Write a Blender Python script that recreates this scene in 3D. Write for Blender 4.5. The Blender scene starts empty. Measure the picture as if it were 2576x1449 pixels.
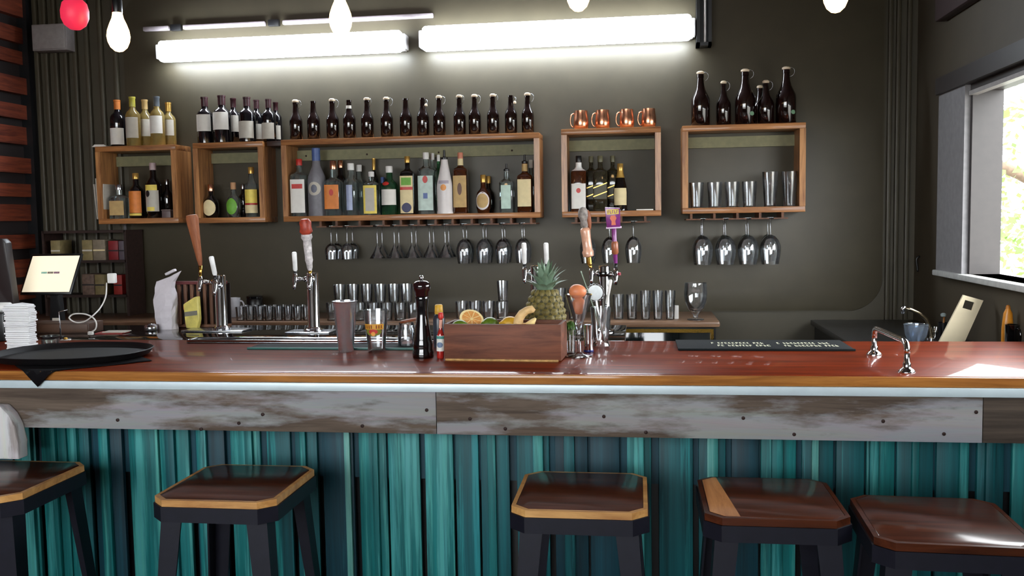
import bpy, bmesh, math, random
from mathutils import Vector, Matrix
random.seed(7)
SC = bpy.context.scene
COL = SC.collection
PI = math.pi

# ------------------------------------------------------------------ camera
F_PX, W_PX, H_PX = 2300.0, 2576, 1449
YAW, PITCH, ROLL = math.radians(7.9), math.radians(4.3), math.radians(-0.95)
CAM = Vector((0.0, 0.0, 1.58))
_f = Vector((-math.sin(YAW)*math.cos(PITCH), math.cos(YAW)*math.cos(PITCH), -math.sin(PITCH)))
_r = Vector((math.cos(YAW), math.sin(YAW), 0)); _u = _r.cross(_f)
RIGHT = _r*math.cos(ROLL) + _u*math.sin(ROLL)
UP = -_r*math.sin(ROLL) + _u*math.cos(ROLL)
cam_data = bpy.data.cameras.new('camera'); cam_data.sensor_width = 36.0
cam_data.lens = 36.0*F_PX/W_PX; cam_data.clip_start = 0.02; cam_data.clip_end = 300
cam = bpy.data.objects.new('camera', cam_data); COL.objects.link(cam)
m3 = Matrix((RIGHT, UP, -_f)).transposed()
cam.matrix_world = Matrix.Translation(CAM) @ m3.to_4x4()
SC.camera = cam

# ------------------------------------------------------------------ world, light, exposure
world = bpy.data.worlds.new('overcast_sky'); SC.world = world; world.use_nodes = True
bg = world.node_tree.nodes['Background']
bg.inputs[0].default_value = (0.94, 0.98, 1.0, 1); bg.inputs[1].default_value = 11.0
SC.view_settings.view_transform = 'Standard'; SC.view_settings.look = 'None'
SC.view_settings.exposure = 0.25; SC.view_settings.gamma = 1.0
SC.view_settings.use_curve_mapping = False
cy = SC.cycles
cy.max_bounces = 10; cy.transparent_max_bounces = 40; cy.transmission_bounces = 10
cy.glossy_bounces = 5; cy.diffuse_bounces = 4
cy.caustics_reflective = False; cy.caustics_refractive = False
cy.sample_clamp_indirect = 4.0
cy.use_denoising = True
FLUO_STRENGTH = 46.0
BULB_STRENGTH = 9.0

# ------------------------------------------------------------------ measuring helpers (photo pixel -> point at a known depth / height)
def ray(px, py):
    return (RIGHT*((px-W_PX/2)/F_PX) - UP*((py-H_PX/2)/F_PX) + _f)
def P(px, py, Y):
    d = ray(px, py); return CAM + d*((Y-CAM.y)/d.y)
def Q(px, py, Z):
    d = ray(px, py); return CAM + d*((Z-CAM.z)/d.z)
def PXW(px, py, Y, n):        # width in metres of n pixels at that spot
    return (P(px+n/2, py, Y)-P(px-n/2, py, Y)).x

# ------------------------------------------------------------------ materials
def lin(c):
    return tuple(((v/255.0)/12.92 if v/255.0 <= 0.04045 else ((v/255.0+0.055)/1.055)**2.4) for v in c) + (1,)
MATS = {}
def new_mat(name):
    m = bpy.data.materials.new(name); m.use_nodes = True
    nt = m.node_tree; return m, nt, nt.nodes['Principled BSDF']
def pmat(name, rgb, rough=0.5, metal=0.0, coat=0.0, spec=0.5, var=0.12, scale=30.0, emit=None, estr=0.0, bump=0.0, sheen=0.0):
    if name in MATS: return MATS[name]
    m, nt, b = new_mat(name)
    tc = nt.nodes.new('ShaderNodeTexCoord'); nz = nt.nodes.new('ShaderNodeTexNoise')
    nz.inputs['Scale'].default_value = scale; nz.inputs['Detail'].default_value = 4
    nt.links.new(tc.outputs['Object'], nz.inputs['Vector'])
    cr = nt.nodes.new('ShaderNodeValToRGB'); c = lin(rgb)
    cr.color_ramp.elements[0].position = 0.3; cr.color_ramp.elements[1].position = 0.7
    cr.color_ramp.elements[0].color = tuple(v*(1-var) for v in c[:3])+(1,)
    cr.color_ramp.elements[1].color = tuple(min(1, v*(1+var)) for v in c[:3])+(1,)
    nt.links.new(nz.outputs['Fac'], cr.inputs['Fac']); nt.links.new(cr.outputs['Color'], b.inputs['Base Color'])
    b.inputs['Roughness'].default_value = rough; b.inputs['Metallic'].default_value = metal
    b.inputs['Coat Weight'].default_value = coat; b.inputs['Coat Roughness'].default_value = 0.06
    b.inputs['Specular IOR Level'].default_value = spec
    if sheen: b.inputs['Sheen Weight'].default_value = sheen
    if bump:
        bp = nt.nodes.new('ShaderNodeBump'); bp.inputs['Strength'].default_value = bump; bp.inputs['Distance'].default_value = 0.004
        nt.links.new(nz.outputs['Fac'], bp.inputs['Height']); nt.links.new(bp.outputs['Normal'], b.inputs['Normal'])
    if emit:
        b.inputs['Emission Color'].default_value = lin(emit); b.inputs['Emission Strength'].default_value = estr
    MATS[name] = m; return m
def wood(name, dark, light, axis=0, rough=0.45, coat=0.0, scale=3.0, stretch=14.0, bump=0.15, patch=None, patch_amt=0.5, patch_scale=1.6, coat_rough=0.08, patch_stretch=5):
    if name in MATS: return MATS[name]
    m, nt, b = new_mat(name); L = nt.links.new
    tc = nt.nodes.new('ShaderNodeTexCoord'); mp = nt.nodes.new('ShaderNodeMapping')
    s = [scale*stretch]*3; s[axis] = scale; mp.inputs['Scale'].default_value = s
    oi = nt.nodes.new('ShaderNodeObjectInfo')
    ml = nt.nodes.new('ShaderNodeMath'); ml.operation = 'MULTIPLY'; ml.inputs[1].default_value = 37.0
    L(oi.outputs['Random'], ml.inputs[0])
    L(tc.outputs['Object'], mp.inputs['Vector'])
    va = nt.nodes.new('ShaderNodeVectorMath'); va.operation = 'ADD'
    L(mp.outputs['Vector'], va.inputs[0]); L(ml.outputs['Value'], va.inputs[1])
    nz = nt.nodes.new('ShaderNodeTexNoise'); nz.inputs['Scale'].default_value = 1.0; nz.inputs['Detail'].default_value = 6
    nz.inputs['Roughness'].default_value = 0.65; nz.inputs['Distortion'].default_value = 0.6
    L(va.outputs['Vector'], nz.inputs['Vector'])
    cr = nt.nodes.new('ShaderNodeValToRGB'); cr.color_ramp.elements[0].position = 0.3; cr.color_ramp.elements[1].position = 0.72
    cr.color_ramp.elements[0].color = lin(dark); cr.color_ramp.elements[1].color = lin(light)
    L(nz.outputs['Fac'], cr.inputs['Fac']); out = cr.outputs['Color']
    if patch:
        mp2 = nt.nodes.new('ShaderNodeMapping'); s2 = [patch_scale*patch_stretch]*3; s2[axis] = patch_scale; mp2.inputs['Scale'].default_value = s2
        L(tc.outputs['Object'], mp2.inputs['Vector'])
        va2 = nt.nodes.new('ShaderNodeVectorMath'); va2.operation = 'ADD'
        L(mp2.outputs['Vector'], va2.inputs[0]); L(ml.outputs['Value'], va2.inputs[1])
        n2 = nt.nodes.new('ShaderNodeTexNoise'); n2.inputs['Scale'].default_value = 1.0; n2.inputs['Detail'].default_value = 9; n2.inputs['Roughness'].default_value = 0.62
        L(va2.outputs['Vector'], n2.inputs['Vector'])
        r2 = nt.nodes.new('ShaderNodeValToRGB'); r2.color_ramp.elements[0].position = 1-patch_amt-0.05; r2.color_ramp.elements[1].position = 1-patch_amt+0.05
        L(n2.outputs['Fac'], r2.inputs['Fac'])
        mx = nt.nodes.new('ShaderNodeMix'); mx.data_type = 'RGBA'
        L(r2.outputs['Color'], mx.inputs['Factor']); L(out, mx.inputs[6])
        mul = nt.nodes.new('ShaderNodeMix'); mul.data_type = 'RGBA'; mul.blend_type = 'MULTIPLY'; mul.inputs['Factor'].default_value = 0.35
        mul.inputs[6].default_value = lin(patch); L(nz.outputs['Color'], mul.inputs[7])
        L(mul.outputs[2], mx.inputs[7]); out = mx.outputs[2]
    L(out, b.inputs['Base Color'])
    b.inputs['Roughness'].default_value = rough; b.inputs['Coat Weight'].default_value = coat; b.inputs['Coat Roughness'].default_value = coat_rough
    b.inputs['Specular IOR Level'].default_value = 0.06 if coat > 0.3 else 0.35
    if bump:
        bp = nt.nodes.new('ShaderNodeBump'); bp.inputs['Strength'].default_value = bump; bp.inputs['Distance'].default_value = 0.003
        L(nz.outputs['Fac'], bp.inputs['Height']); L(bp.outputs['Normal'], b.inputs['Normal'])
    MATS[name] = m; return m
def thin_glass(name, tint=(0.96, 0.98, 0.98), refl=1.0, rough=0.02, haze=0.0):
    """thin-walled glass: clear film that mirrors by Fresnel; both walls of the vessel are modelled"""
    if name in MATS: return MATS[name]
    m = bpy.data.materials.new(name); m.use_nodes = True; nt = m.node_tree; nt.nodes.clear(); L = nt.links.new
    out = nt.nodes.new('ShaderNodeOutputMaterial'); tr = nt.nodes.new('ShaderNodeBsdfTransparent'); tr.inputs[0].default_value = tint+(1,)
    gl = nt.nodes.new('ShaderNodeBsdfGlossy'); gl.inputs['Roughness'].default_value = rough; gl.inputs[0].default_value = (0.95, 0.98, 1, 1)
    fr = nt.nodes.new('ShaderNodeFresnel'); fr.inputs[0].default_value = 1.5
    ml = nt.nodes.new('ShaderNodeMath'); ml.operation = 'MULTIPLY_ADD'; ml.use_clamp = True
    ml.inputs[1].default_value = refl; ml.inputs[2].default_value = 0.01
    L(fr.outputs[0], ml.inputs[0])
    mx = nt.nodes.new('ShaderNodeMixShader'); L(ml.outputs[0], mx.inputs[0]); L(tr.outputs[0], mx.inputs[1]); L(gl.outputs[0], mx.inputs[2])
    last = mx
    if haze:
        df = nt.nodes.new('ShaderNodeBsdfDiffuse'); df.inputs[0].default_value = tint+(1,)
        m2 = nt.nodes.new('ShaderNodeMixShader'); m2.inputs[0].default_value = haze
        L(mx.outputs[0], m2.inputs[1]); L(df.outputs[0], m2.inputs[2]); last = m2
    L(last.outputs[0], out.inputs[0]); MATS[name] = m; return m
def glow(name, rgb, strength):
    if name in MATS: return MATS[name]
    m = bpy.data.materials.new(name); m.use_nodes = True; nt = m.node_tree; nt.nodes.clear()
    out = nt.nodes.new('ShaderNodeOutputMaterial'); e = nt.nodes.new('ShaderNodeEmission')
    e.inputs[0].default_value = lin(rgb); e.inputs[1].default_value = strength
    nt.links.new(e.outputs[0], out.inputs[0]); MATS[name] = m; return m

GLASS = thin_glass('clear_glass', (0.994, 0.997, 1.0), refl=1.9, haze=0.02)
GLASS_B = thin_glass('bottle_clear_glass', (0.84, 0.9, 0.88), 1.2, haze=0.05)
GLASS_T = thin_glass('teal_glass', (0.25, 0.7, 0.75), 1.0, haze=0.06)
GLASS_G = thin_glass('green_glass', (0.2, 0.55, 0.3), 1.0, haze=0.06)
AMBER = pmat('dark_amber_glass', (26, 12, 9), 0.06, coat=0.6, var=0.1)
WINE_DARK = pmat('dark_wine_glass', (16, 14, 18), 0.06, coat=0.5)
WINE_GOLD = thin_glass('gold_wine_glass', (0.78, 0.6, 0.22), 1.0, haze=0.22)
WHISKY = pmat('whisky_glass', (64, 30, 12), 0.07, coat=0.6)
DARKB = pmat('dark_bottle_glass', (20, 16, 16), 0.07, coat=0.6)
FROST = pmat('frosted_glass', (118, 116, 122), 0.45)
WHITEB = pmat('white_painted_glass', (226, 220, 218), 0.22, coat=0.3, var=0.03)
PAPER = pmat('white_paper', (228, 224, 216), 0.75, var=0.04)
PAPER2 = pmat('grey_paper', (188, 182, 170), 0.75, var=0.06)
CREAM = pmat('cream_paper', (226, 208, 160), 0.65, var=0.06)
TAN = pmat('tan_paper', (190, 158, 104), 0.65, var=0.1)
ORANGE = pmat('orange_paper', (214, 124, 50), 0.55, var=0.12)
YELLOW = pmat('yellow_paper', (232, 208, 96), 0.6, var=0.1)
GREENP = pmat('green_print', (104, 164, 52), 0.55)
REDP = pmat('red_print', (190, 46, 38), 0.45)
BLUEP = pmat('blue_print', (74, 96, 150), 0.45)
BLACKP = pmat('black_print', (24, 22, 26), 0.5)
GOLDP = pmat('gold_foil', (206, 164, 84), 0.3, metal=0.6)
COPPER = pmat('copper', (244, 176, 140), 0.24, metal=1.0, var=0.06)
CHROME = pmat('chrome', (226, 228, 232), 0.08, metal=1.0, var=0.03)
STEEL = pmat('brushed_steel', (190, 192, 196), 0.26, metal=1.0, var=0.05)
BRASS = pmat('brass', (224, 178, 84), 0.22, metal=1.0)
BLACK = pmat('black_plastic', (18, 18, 20), 0.35)
BLACKG = pmat('black_gloss', (14, 12, 14), 0.08, coat=0.7)
RUBBER = pmat('black_rubber', (16, 20, 22), 0.75, spec=0.15, bump=0.3, scale=160)
WHITEP = pmat('white_plastic', (232, 230, 226), 0.4, var=0.03)
CORK = pmat('cork', (196, 150, 110), 0.8)
CAPW = pmat('pale_ceramic_stopper', (226, 206, 178), 0.4)

ORD = ['first', 'second', 'third', 'fourth', 'fifth', 'sixth', 'seventh', 'eighth', 'ninth', 'tenth', 'eleventh', 'twelfth', 'thirteenth', 'fourteenth']
# ------------------------------------------------------------------ mesh helpers
def mesh_from(name, verts, faces, smooth=False):
    me = bpy.data.meshes.new(name); me.from_pydata([tuple(v) for v in verts], [], faces); me.update()
    if smooth:
        for p in me.polygons: p.use_smooth = True
    return me
def bm_mesh(name, bm, smooth=False):
    bmesh.ops.recalc_face_normals(bm, faces=bm.faces)
    me = bpy.data.meshes.new(name); bm.to_mesh(me); bm.free()
    if smooth:
        for p in me.polygons: p.use_smooth = True
        try: me.set_sharp_from_angle(angle=math.radians(38))
        except Exception: pass
    return me
def obj(name, me, m=None, parent=None, loc=None, rot=None):
    o = bpy.data.objects.new(name, me); COL.objects.link(o)
    if m is not None and me is not None and len(me.materials) == 0: me.materials.append(m)
    if parent is not None: o.parent = parent
    if loc is not None: o.location = loc
    if rot is not None: o.rotation_euler = rot
    return o
def tag(o, label, cat, group=None):
    o['label'] = label; o['category'] = cat
    if group: o['group'] = group
    return o
def thing(name, label, cat, loc=(0, 0, 0), rot=(0, 0, 0), group=None):
    o = bpy.data.objects.new(name, None); COL.objects.link(o); o.empty_display_size = 0.05
    o.location = loc; o.rotation_euler = rot
    return tag(o, label, cat, group)
def struct(o):
    o['kind'] = 'structure'; return o
def copy_tree(root, loc, label=None, rot=None, scale=None):
    r = root.copy(); COL.objects.link(r); r.location = loc
    if rot is not None: r.rotation_euler = rot
    if scale is not None: r.scale = scale
    if label: r['label'] = label
    for ch in list(root.children):
        c = ch.copy(); COL.objects.link(c); c.parent = r
        for g in list(ch.children):
            d = g.copy(); COL.objects.link(d); d.parent = c
    return r
def box_bm(bm, x0, x1, y0, y1, z0, z1, bev=0.0, M=None):
    vs = [bm.verts.new((x, y, z)) for x in (x0, x1) for y in (y0, y1) for z in (z0, z1)]
    fs = [(0, 1, 3, 2), (4, 6, 7, 5), (0, 4, 5, 1), (2, 3, 7, 6), (0, 2, 6, 4), (1, 5, 7, 3)]
    ff = [bm.faces.new([vs[i] for i in f]) for f in fs]
    if M is not None:
        for v in vs: v.co = M @ v.co
    if bev:
        es = list({e for f in ff for e in f.edges})
        bmesh.ops.bevel(bm, geom=es, offset=bev, segments=2, affect='EDGES', profile=0.5)
def box(name, x0, x1, y0, y1, z0, z1, bev=0.0):
    bm = bmesh.new(); box_bm(bm, x0, x1, y0, y1, z0, z1, bev); return bm_mesh(name, bm, smooth=bev > 0)
def boxes(name, lst, bev=0.0):
    bm = bmesh.new()
    for b in lst: box_bm(bm, *b, bev=bev)
    return bm_mesh(name, bm, smooth=bev > 0)
def ring_pt(rx, ry, n, th):
    c, s = math.cos(th), math.sin(th)
    k = (abs(c)**n + abs(s)**n)**(-1.0/n)
    return rx*k*c, ry*k*s
def loft(name, rings, seg=24, cap0=True, cap1=True):
    """rings: (rx, ry, squareness, z)"""
    vs, fs = [], []
    for (rx, ry, n, z) in rings:
        for i in range(seg):
            x, y = ring_pt(rx, ry, n, 2*PI*(i+0.5)/seg); vs.append((x, y, z))
    for j in range(len(rings)-1):
        for i in range(seg):
            a = j*seg+i; b = j*seg+(i+1) % seg; fs.append((a, b, b+seg, a+seg))
    if cap0: fs.append(tuple(reversed(range(seg))))
    if cap1: fs.append(tuple(range((len(rings)-1)*seg, len(rings)*seg)))
    me = mesh_from(name, vs, fs, True)
    try: me.set_sharp_from_angle(angle=math.radians(50))
    except Exception: pass
    return me
def lathe(name, prof, seg=24, cap0=True, cap1=True):
    return loft(name, [(r, r, 2, z) for r, z in prof], seg, cap0, cap1)
def surf(rings, th, z):
    for a, b in zip(rings, rings[1:]):
        if a[3] <= z <= b[3] and b[3] > a[3]:
            t = (z-a[3])/(b[3]-a[3]); break
    else:
        a = b = rings[-1] if z > rings[-1][3] else rings[0]; t = 0
    rx, ry, n = (a[k]+(b[k]-a[k])*t for k in range(3))
    return ring_pt(rx, ry, n, th)
def patch(name, rings, z0, z1, th0=-PI/2, half=0.9, oval=False, off=0.0012, nu=10, nv=4):
    """thin label wrapped on the bottle's outside, centred on angle th0"""
    vs, fs = [], []
    if oval:
        vs.append(None); zc, hz = (z0+z1)/2, (z1-z0)/2
        RR = (0.2, 0.4, 0.6, 0.8, 1.0)
        pts = [(0, 0)]+[(rr*math.cos(a), rr*math.sin(a)) for rr in RR for a in [2*PI*i/20 for i in range(20)]]
        vs = []
        for u, v in pts:
            x, y = surf(rings, th0+u*half, zc+v*hz); r = math.hypot(x, y); vs.append((x*(1+off/r), y*(1+off/r), zc+v*hz))
        for i in range(20):
            j = (i+1) % 20; fs.append((0, 1+i, 1+j))
            for k in range(len(RR)-1): fs.append((1+20*k+i, 21+20*k+i, 21+20*k+j, 1+20*k+j))
    else:
        for j in range(nv+1):
            for i in range(nu+1):
                z = z0+(z1-z0)*j/nv; th = th0-half+2*half*i/nu
                x, y = surf(rings, th, z); r = math.hypot(x, y); vs.append((x*(1+off/r), y*(1+off/r), z))
        for j in range(nv):
            for i in range(nu):
                a = j*(nu+1)+i; fs.append((a, a+1, a+nu+2, a+nu+1))
    return mesh_from(name, vs, fs, True)
def tube(name, pts, r, seg=10, closed=False, caps=True):
    pts = [Vector(p) for p in pts]; n = len(pts)
    rs = r if isinstance(r, (list, tuple)) else [r]*n
    vs, fs = [], []; up = None
    for i, p in enumerate(pts):
        if closed: t = pts[(i+1) % n]-pts[i-1]
        else: t = pts[min(i+1, n-1)]-pts[max(i-1, 0)]
        t.normalize()
        if up is None:
            up = Vector((0, 0, 1)) if abs(t.z) < 0.9 else Vector((0, 1, 0))
        s = t.cross(up)
        if s.length < 1e-6: s = t.cross(Vector((1, 0.1, 0)))
        s.normalize(); up = s.cross(t)
        for k in range(seg):
            a = 2*PI*k/seg; vs.append(p+(s*math.cos(a)+up*math.sin(a))*rs[i])
    m = n if closed else n-1
    for i in range(m):
        for k in range(seg):
            a = i*seg+k; b = i*seg+(k+1) % seg; i2 = (i+1) % n
            fs.append((a, b, i2*seg+(k+1) % seg, i2*seg+k))
    if caps and not closed:
        fs.append(tuple(reversed(range(seg)))); fs.append(tuple(range((n-1)*seg, n*seg)))
    return mesh_from(name, vs, fs, True)
def bez(p0, p1, p2, p3, n=12):
    p0, p1, p2, p3 = map(Vector, (p0, p1, p2, p3))
    return [p0*(1-t)**3+p1*3*t*(1-t)**2+p2*3*t*t*(1-t)+p3*t**3 for t in [i/n for i in range(n+1)]]
def prism(name, pts, y0, y1, bev=0.0):
    """outline in x,z extruded along y"""
    bm = bmesh.new(); a = [bm.verts.new((x, y0, z)) for x, z in pts]; b = [bm.verts.new((x, y1, z)) for x, z in pts]
    n = len(pts); bm.faces.new(a); bm.faces.new(list(reversed(b)))
    for i in range(n): bm.faces.new((a[i], a[(i+1) % n], b[(i+1) % n], b[i]))
    if bev: bmesh.ops.bevel(bm, geom=list(bm.edges), offset=bev, segments=2, affect='EDGES', profile=0.5)
    return bm_mesh(name, bm, bev > 0)
def prism_z(name, pts, z0, z1, bev=0.0):
    bm = bmesh.new(); a = [bm.verts.new((x, y, z0)) for x, y in pts]; b = [bm.verts.new((x, y, z1)) for x, y in pts]
    n = len(pts); bm.faces.new(a); bm.faces.new(list(reversed(b)))
    for i in range(n): bm.faces.new((a[i], a[(i+1) % n], b[(i+1) % n], b[i]))
    if bev: bmesh.ops.bevel(bm, geom=list(bm.edges), offset=bev, segments=2, affect='EDGES', profile=0.5)
    return bm_mesh(name, bm, bev > 0)

# ------------------------------------------------------------------ key planes
WALL_Y = 5.70
SHELF_Y = WALL_Y-0.22            # front of the wall boxes
BAR_Z = 1.07
BAR_F = Q(1288, 941, BAR_Z).y    # front edge of the bar top
BAR_R = Q(1288, 857, BAR_Z).y    # rear edge of the wooden top
X_R = P(2302, 500, WALL_Y).x     # right wall
X_L = P(86, 400, WALL_Y).x       # left wall
FRONT_Y = -2.2
CEIL = 3.15

# ------------------------------------------------------------------ room shell
PAINT = pmat('dark_olive_paint', (66, 60, 46), 0.5, var=0.1, scale=6, bump=0.05)
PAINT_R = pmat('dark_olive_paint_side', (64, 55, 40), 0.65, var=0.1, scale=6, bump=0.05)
CEILM = pmat('dark_ceiling_paint', (78, 66, 66), 0.7, var=0.1, scale=5)
FLOORM = pmat('brown_concrete', (96, 88, 80), 0.5, var=0.2, scale=4)
o = struct(obj('floor', box('floor', X_L-0.2, X_R+0.2, FRONT_Y, WALL_Y+0.15, -0.1, 0.0), FLOORM))
o = struct(obj('ceiling', box('ceiling', X_L-0.2, X_R+0.2, FRONT_Y, WALL_Y+0.15, CEIL, CEIL+0.1), CEILM))
wall_back = struct(obj('wall_back', box('wall_back', X_L-0.2, X_R+0.2, WALL_Y, WALL_Y+0.15, 0, CEIL), PAINT))
# pressed steel panel with rounded corners, proud of the back wall
pl, prr = P(330, 500, WALL_Y).x, P(2222, 500, WALL_Y).x
pz0, pz1 = P(2050, 782, WALL_Y).z, CEIL-0.06
def rrect(x0, x1, z0, z1, r, n=8):
    pts = []
    for cx, cz, a0 in ((x1-r, z0+r, -PI/2), (x1-r, z1-r, 0), (x0+r, z1-r, PI/2), (x0+r, z0+r, PI)):
        for i in range(n+1):
            a = a0+PI/2*i/n; pts.append((cx+r*math.cos(a), cz+r*math.sin(a)))
    return pts
PANEL_T = 0.016
obj('pressed_panel', prism('pressed_panel', rrect(pl, prr, pz0, pz1, 0.2), WALL_Y-PANEL_T, WALL_Y+0.004, bev=0.004), PAINT, wall_back)
for px in (2234, 2254, 2281):        # ribs between the panel and the corner
    x = P(px, 400, WALL_Y).x
    obj('rib', box('rib', x-0.012, x+0.012, WALL_Y-0.03, WALL_Y+0.003, 0.02, CEIL-0.02, 0.006), PAINT, wall_back)
for px in (112, 134, 158, 182, 206, 236, 270, 306):   # ribs at the other end
    x = P(px, 400, WALL_Y).x
    obj('rib', box('rib', x-0.014, x+0.014, WALL_Y-0.03, WALL_Y+0.003, 0.02, CEIL-0.02, 0.006), PAINT, wall_back)

# right wall with the window opening
wy1 = None
def right_wall_y(px):
    d = ray(px, 400); return X_R/d.x*d.y
WIN_Y1 = right_wall_y(2440); WIN_YF = right_wall_y(2374); WIN_Y0 = WIN_Y1-2.4
def pr(px, py):
    d = ray(px, py); return CAM+d*(X_R/d.x)
WIN_Z0 = pr(2440, 690).z; WIN_Z1 = pr(2440, 214).z
WT = 0.14
wr = thing('wall_right', 'x', 'x'); del wr['label']; del wr['category']; struct(wr)
for nm, b in (('wall_panel', (X_R, X_R+WT, WIN_Y1, WALL_Y, 0, CEIL)), ('wall_panel', (X_R, X_R+WT, FRONT_Y, WIN_Y0, 0, CEIL)),
              ('wall_panel', (X_R, X_R+WT, WIN_Y0, WIN_Y1, 0, WIN_Z0)), ('wall_panel', (X_R, X_R+WT, WIN_Y0, WIN_Y1, WIN_Z1, CEIL))):
    obj(nm, box(nm, *b), PAINT_R, wr)
FRAME_D = pmat('dark_window_frame', (44, 38, 36), 0.45)
FRAME_G = pmat('grey_painted_jamb', (126, 124, 126), 0.5)
win = thing('window_1', 'x', 'x'); del win['label']; del win['category']; struct(win)
fy = WIN_YF; ft = 0.05
obj('jamb_casing', box('jamb_casing', X_R-0.03, X_R, WIN_Y1-0.002, fy, WIN_Z0-0.02, WIN_Z1), FRAME_G, win)
obj('jamb_lining', box('jamb_lining', X_R-0.002, X_R+WT, WIN_Y1-0.03, WIN_Y1, WIN_Z0, WIN_Z1), FRAME_D, win)
obj('head_casing', box('head_casing', X_R-0.05, X_R, WIN_Y0, fy, WIN_Z1, WIN_Z1+0.085), FRAME_D, win)
obj('head_lining', box('head_lining', X_R-0.004, X_R+WT, WIN_Y0, WIN_Y1, WIN_Z1-0.035, WIN_Z1), FRAME_D, win)
obj('head_track', box('head_track', X_R-0.02, X_R+0.02, WIN_Y0, WIN_Y1-0.03, WIN_Z1-0.055, WIN_Z1-0.035), pmat('grey_track', (150, 146, 144), 0.4), win)
obj('sill', box('sill', X_R-0.05, X_R+WT+0.05, WIN_Y0, fy, WIN_Z0-0.03, WIN_Z0, 0.006), pmat('pale_sill_paint', (196, 196, 192), 0.45), win)
# dark box of a rolled blind above the window
bz = pr(2376, 58).z
t = tag(obj('blind_box', box('blind_box', X_R-0.06, X_R, WIN_Y0, WIN_YF, bz, bz+0.16, 0.01), pmat('dark_brown_blind', (52, 34, 34), 0.6)),
        'dark brown blind box fixed to the olive wall above the window', 'blind box')
# small black hook on the side wall
hk = pr(2314, 662)
t = tag(obj('wall_hook', tube('wall_hook', bez((X_R-0.001, hk.y, hk.z+0.04), (X_R-0.035, hk.y, hk.z+0.03), (X_R-0.012, hk.y, hk.z+0.0), (X_R-0.012, hk.y, hk.z-0.05)), 0.006), BLACK),
        'small black metal hook on the side wall between ribs and window', 'hook')

# left wall: reddish planks on dark ground
wl = struct(obj('wall_left', box('wall_left', X_L-0.15, X_L-0.03, FRONT_Y, WALL_Y, 0, CEIL), pmat('dark_wall_back', (28, 18, 18), 0.8)))
REDWOOD = wood('reddish_plank', (70, 24, 16), (140, 66, 40), axis=1, rough=0.6)
z = 0.1; k = 0
while z < CEIL-0.1:
    h = 0.085+0.03*((k*37) % 5)/4
    obj('plank', box('plank', X_L-0.032, X_L-0.002+0.01*(k % 3), 2.2, WALL_Y-0.06, z, z+h), REDWOOD, wl)
    z += h+0.05+0.02*((k*13) % 3); k += 1
trim = struct(obj('trim_1', box('trim_1', X_L-0.03, X_L+0.04, WALL_Y-0.06, WALL_Y, 0, CEIL), BLACK))
# wall behind the camera: unseen, its opening shaped to let daylight onto the bar
wf = thing('wall_front', 'x', 'x'); del wf['label']; del wf['category']; struct(wf)
OPEN_X1 = 0.6; OPEN_Z = 2.85; OPEN_S = 1.2
for b in ((OPEN_X1, X_R+0.15, FRONT_Y-0.15, FRONT_Y, 0, CEIL), (X_L-0.15, OPEN_X1, FRONT_Y-0.15, FRONT_Y, OPEN_Z, CEIL), (X_L-0.15, OPEN_X1, FRONT_Y-0.15, FRONT_Y, 0, OPEN_S)):
    obj('wall_panel', box('wall_panel', *b), PAINT, wf)
struct(obj('ground', box('ground', -40, 40, -40, 40, -0.3, -0.12), pmat('pale_gravel', (150, 146, 138), 0.9, var=0.2, scale=2)))

# ------------------------------------------------------------------ bar counter
BX0, BX1 = X_L+0.06, X_R-0.02
TOP_T = 0.040
BARWOOD = wood('varnished_bar_wood', (66, 16, 5), (138, 52, 17), axis=0, rough=0.4, coat=0.32, scale=1.6, stretch=16, bump=0.03, coat_rough=0.05)
EDGEWOOD = wood('bar_edge_wood', (112, 66, 30), (180, 120, 58), axis=0, rough=0.35, coat=0.6, scale=2.2, stretch=18, bump=0.05)
WEATHER = wood('weathered_white_wood', (58, 46, 38), (104, 90, 78), axis=0, rough=0.8, scale=2.0, stretch=18, bump=0.4, patch=(150, 148, 150), patch_amt=0.50, patch_scale=1.5)
WEATHER_D = wood('weathered_brown_wood', (44, 36, 30), (84, 72, 62), axis=0, rough=0.8, scale=2.0, stretch=18, bump=0.4, patch=(150, 146, 148), patch_amt=0.34, patch_scale=1.5)
bar = thing('bar_counter', 'long wooden bar counter with varnished top, pale steel strip and teal boarded front', 'bar', ((BX0+BX1)/2, BAR_F, 0))
bcx = (BX0+BX1)/2
def bpart(name, me, m, par=bar):
    o = obj(name, me, m); o.parent = par
    if par is bar: o.matrix_parent_inverse = Matrix.Translation(-bar.location)
    return o
bpart('counter_top', box('counter_top', BX0, BX1, BAR_F+0.012, BAR_R, BAR_Z-TOP_T, BAR_Z, 0.003), BARWOOD)
ez = P(1288, 966, BAR_F).z
bpart('edge_board', box('edge_board', BX0, BX1, BAR_F-0.006, BAR_F+0.0118, ez, BAR_Z-0.001, 0.004), EDGEWOOD)
sz = P(1288, 987, BAR_F).z
PALESTEEL = pmat('pale_steel_strip', (192, 206, 212), 0.42, metal=0.25, var=0.05, scale=12)
bpart('steel_strip', box('steel_strip', BX0, BX1, BAR_F-0.012, BAR_F+0.02, sz, ez, 0.002), PALESTEEL)
az0 = P(1288, 1096, BAR_F).z
ax = [BX0, P(1097, 1040, BAR_F).x, P(2474, 1040, BAR_F).x, BX1]
NAILM = pmat('rusty_nail', (44, 26, 22), 0.6, metal=0.5)
nail_me = lathe('nail', [(0.0001, -0.004), (0.006, -0.004), (0.006, 0.0015), (0.004, 0.0028), (0.0001, 0.003)], 10)
nails = [(590//2+0, 1057), (505, 1080), (600, 1065), (660, 1043), (911, 1072), (1073, 1032), (1182, 1054), (1271, 1079), (1519, 1048), (1625, 1088), (1870, 1052), (1998, 1093), (2222, 1060), (2375, 1092), (2456, 1037)]
aprons = []
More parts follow.
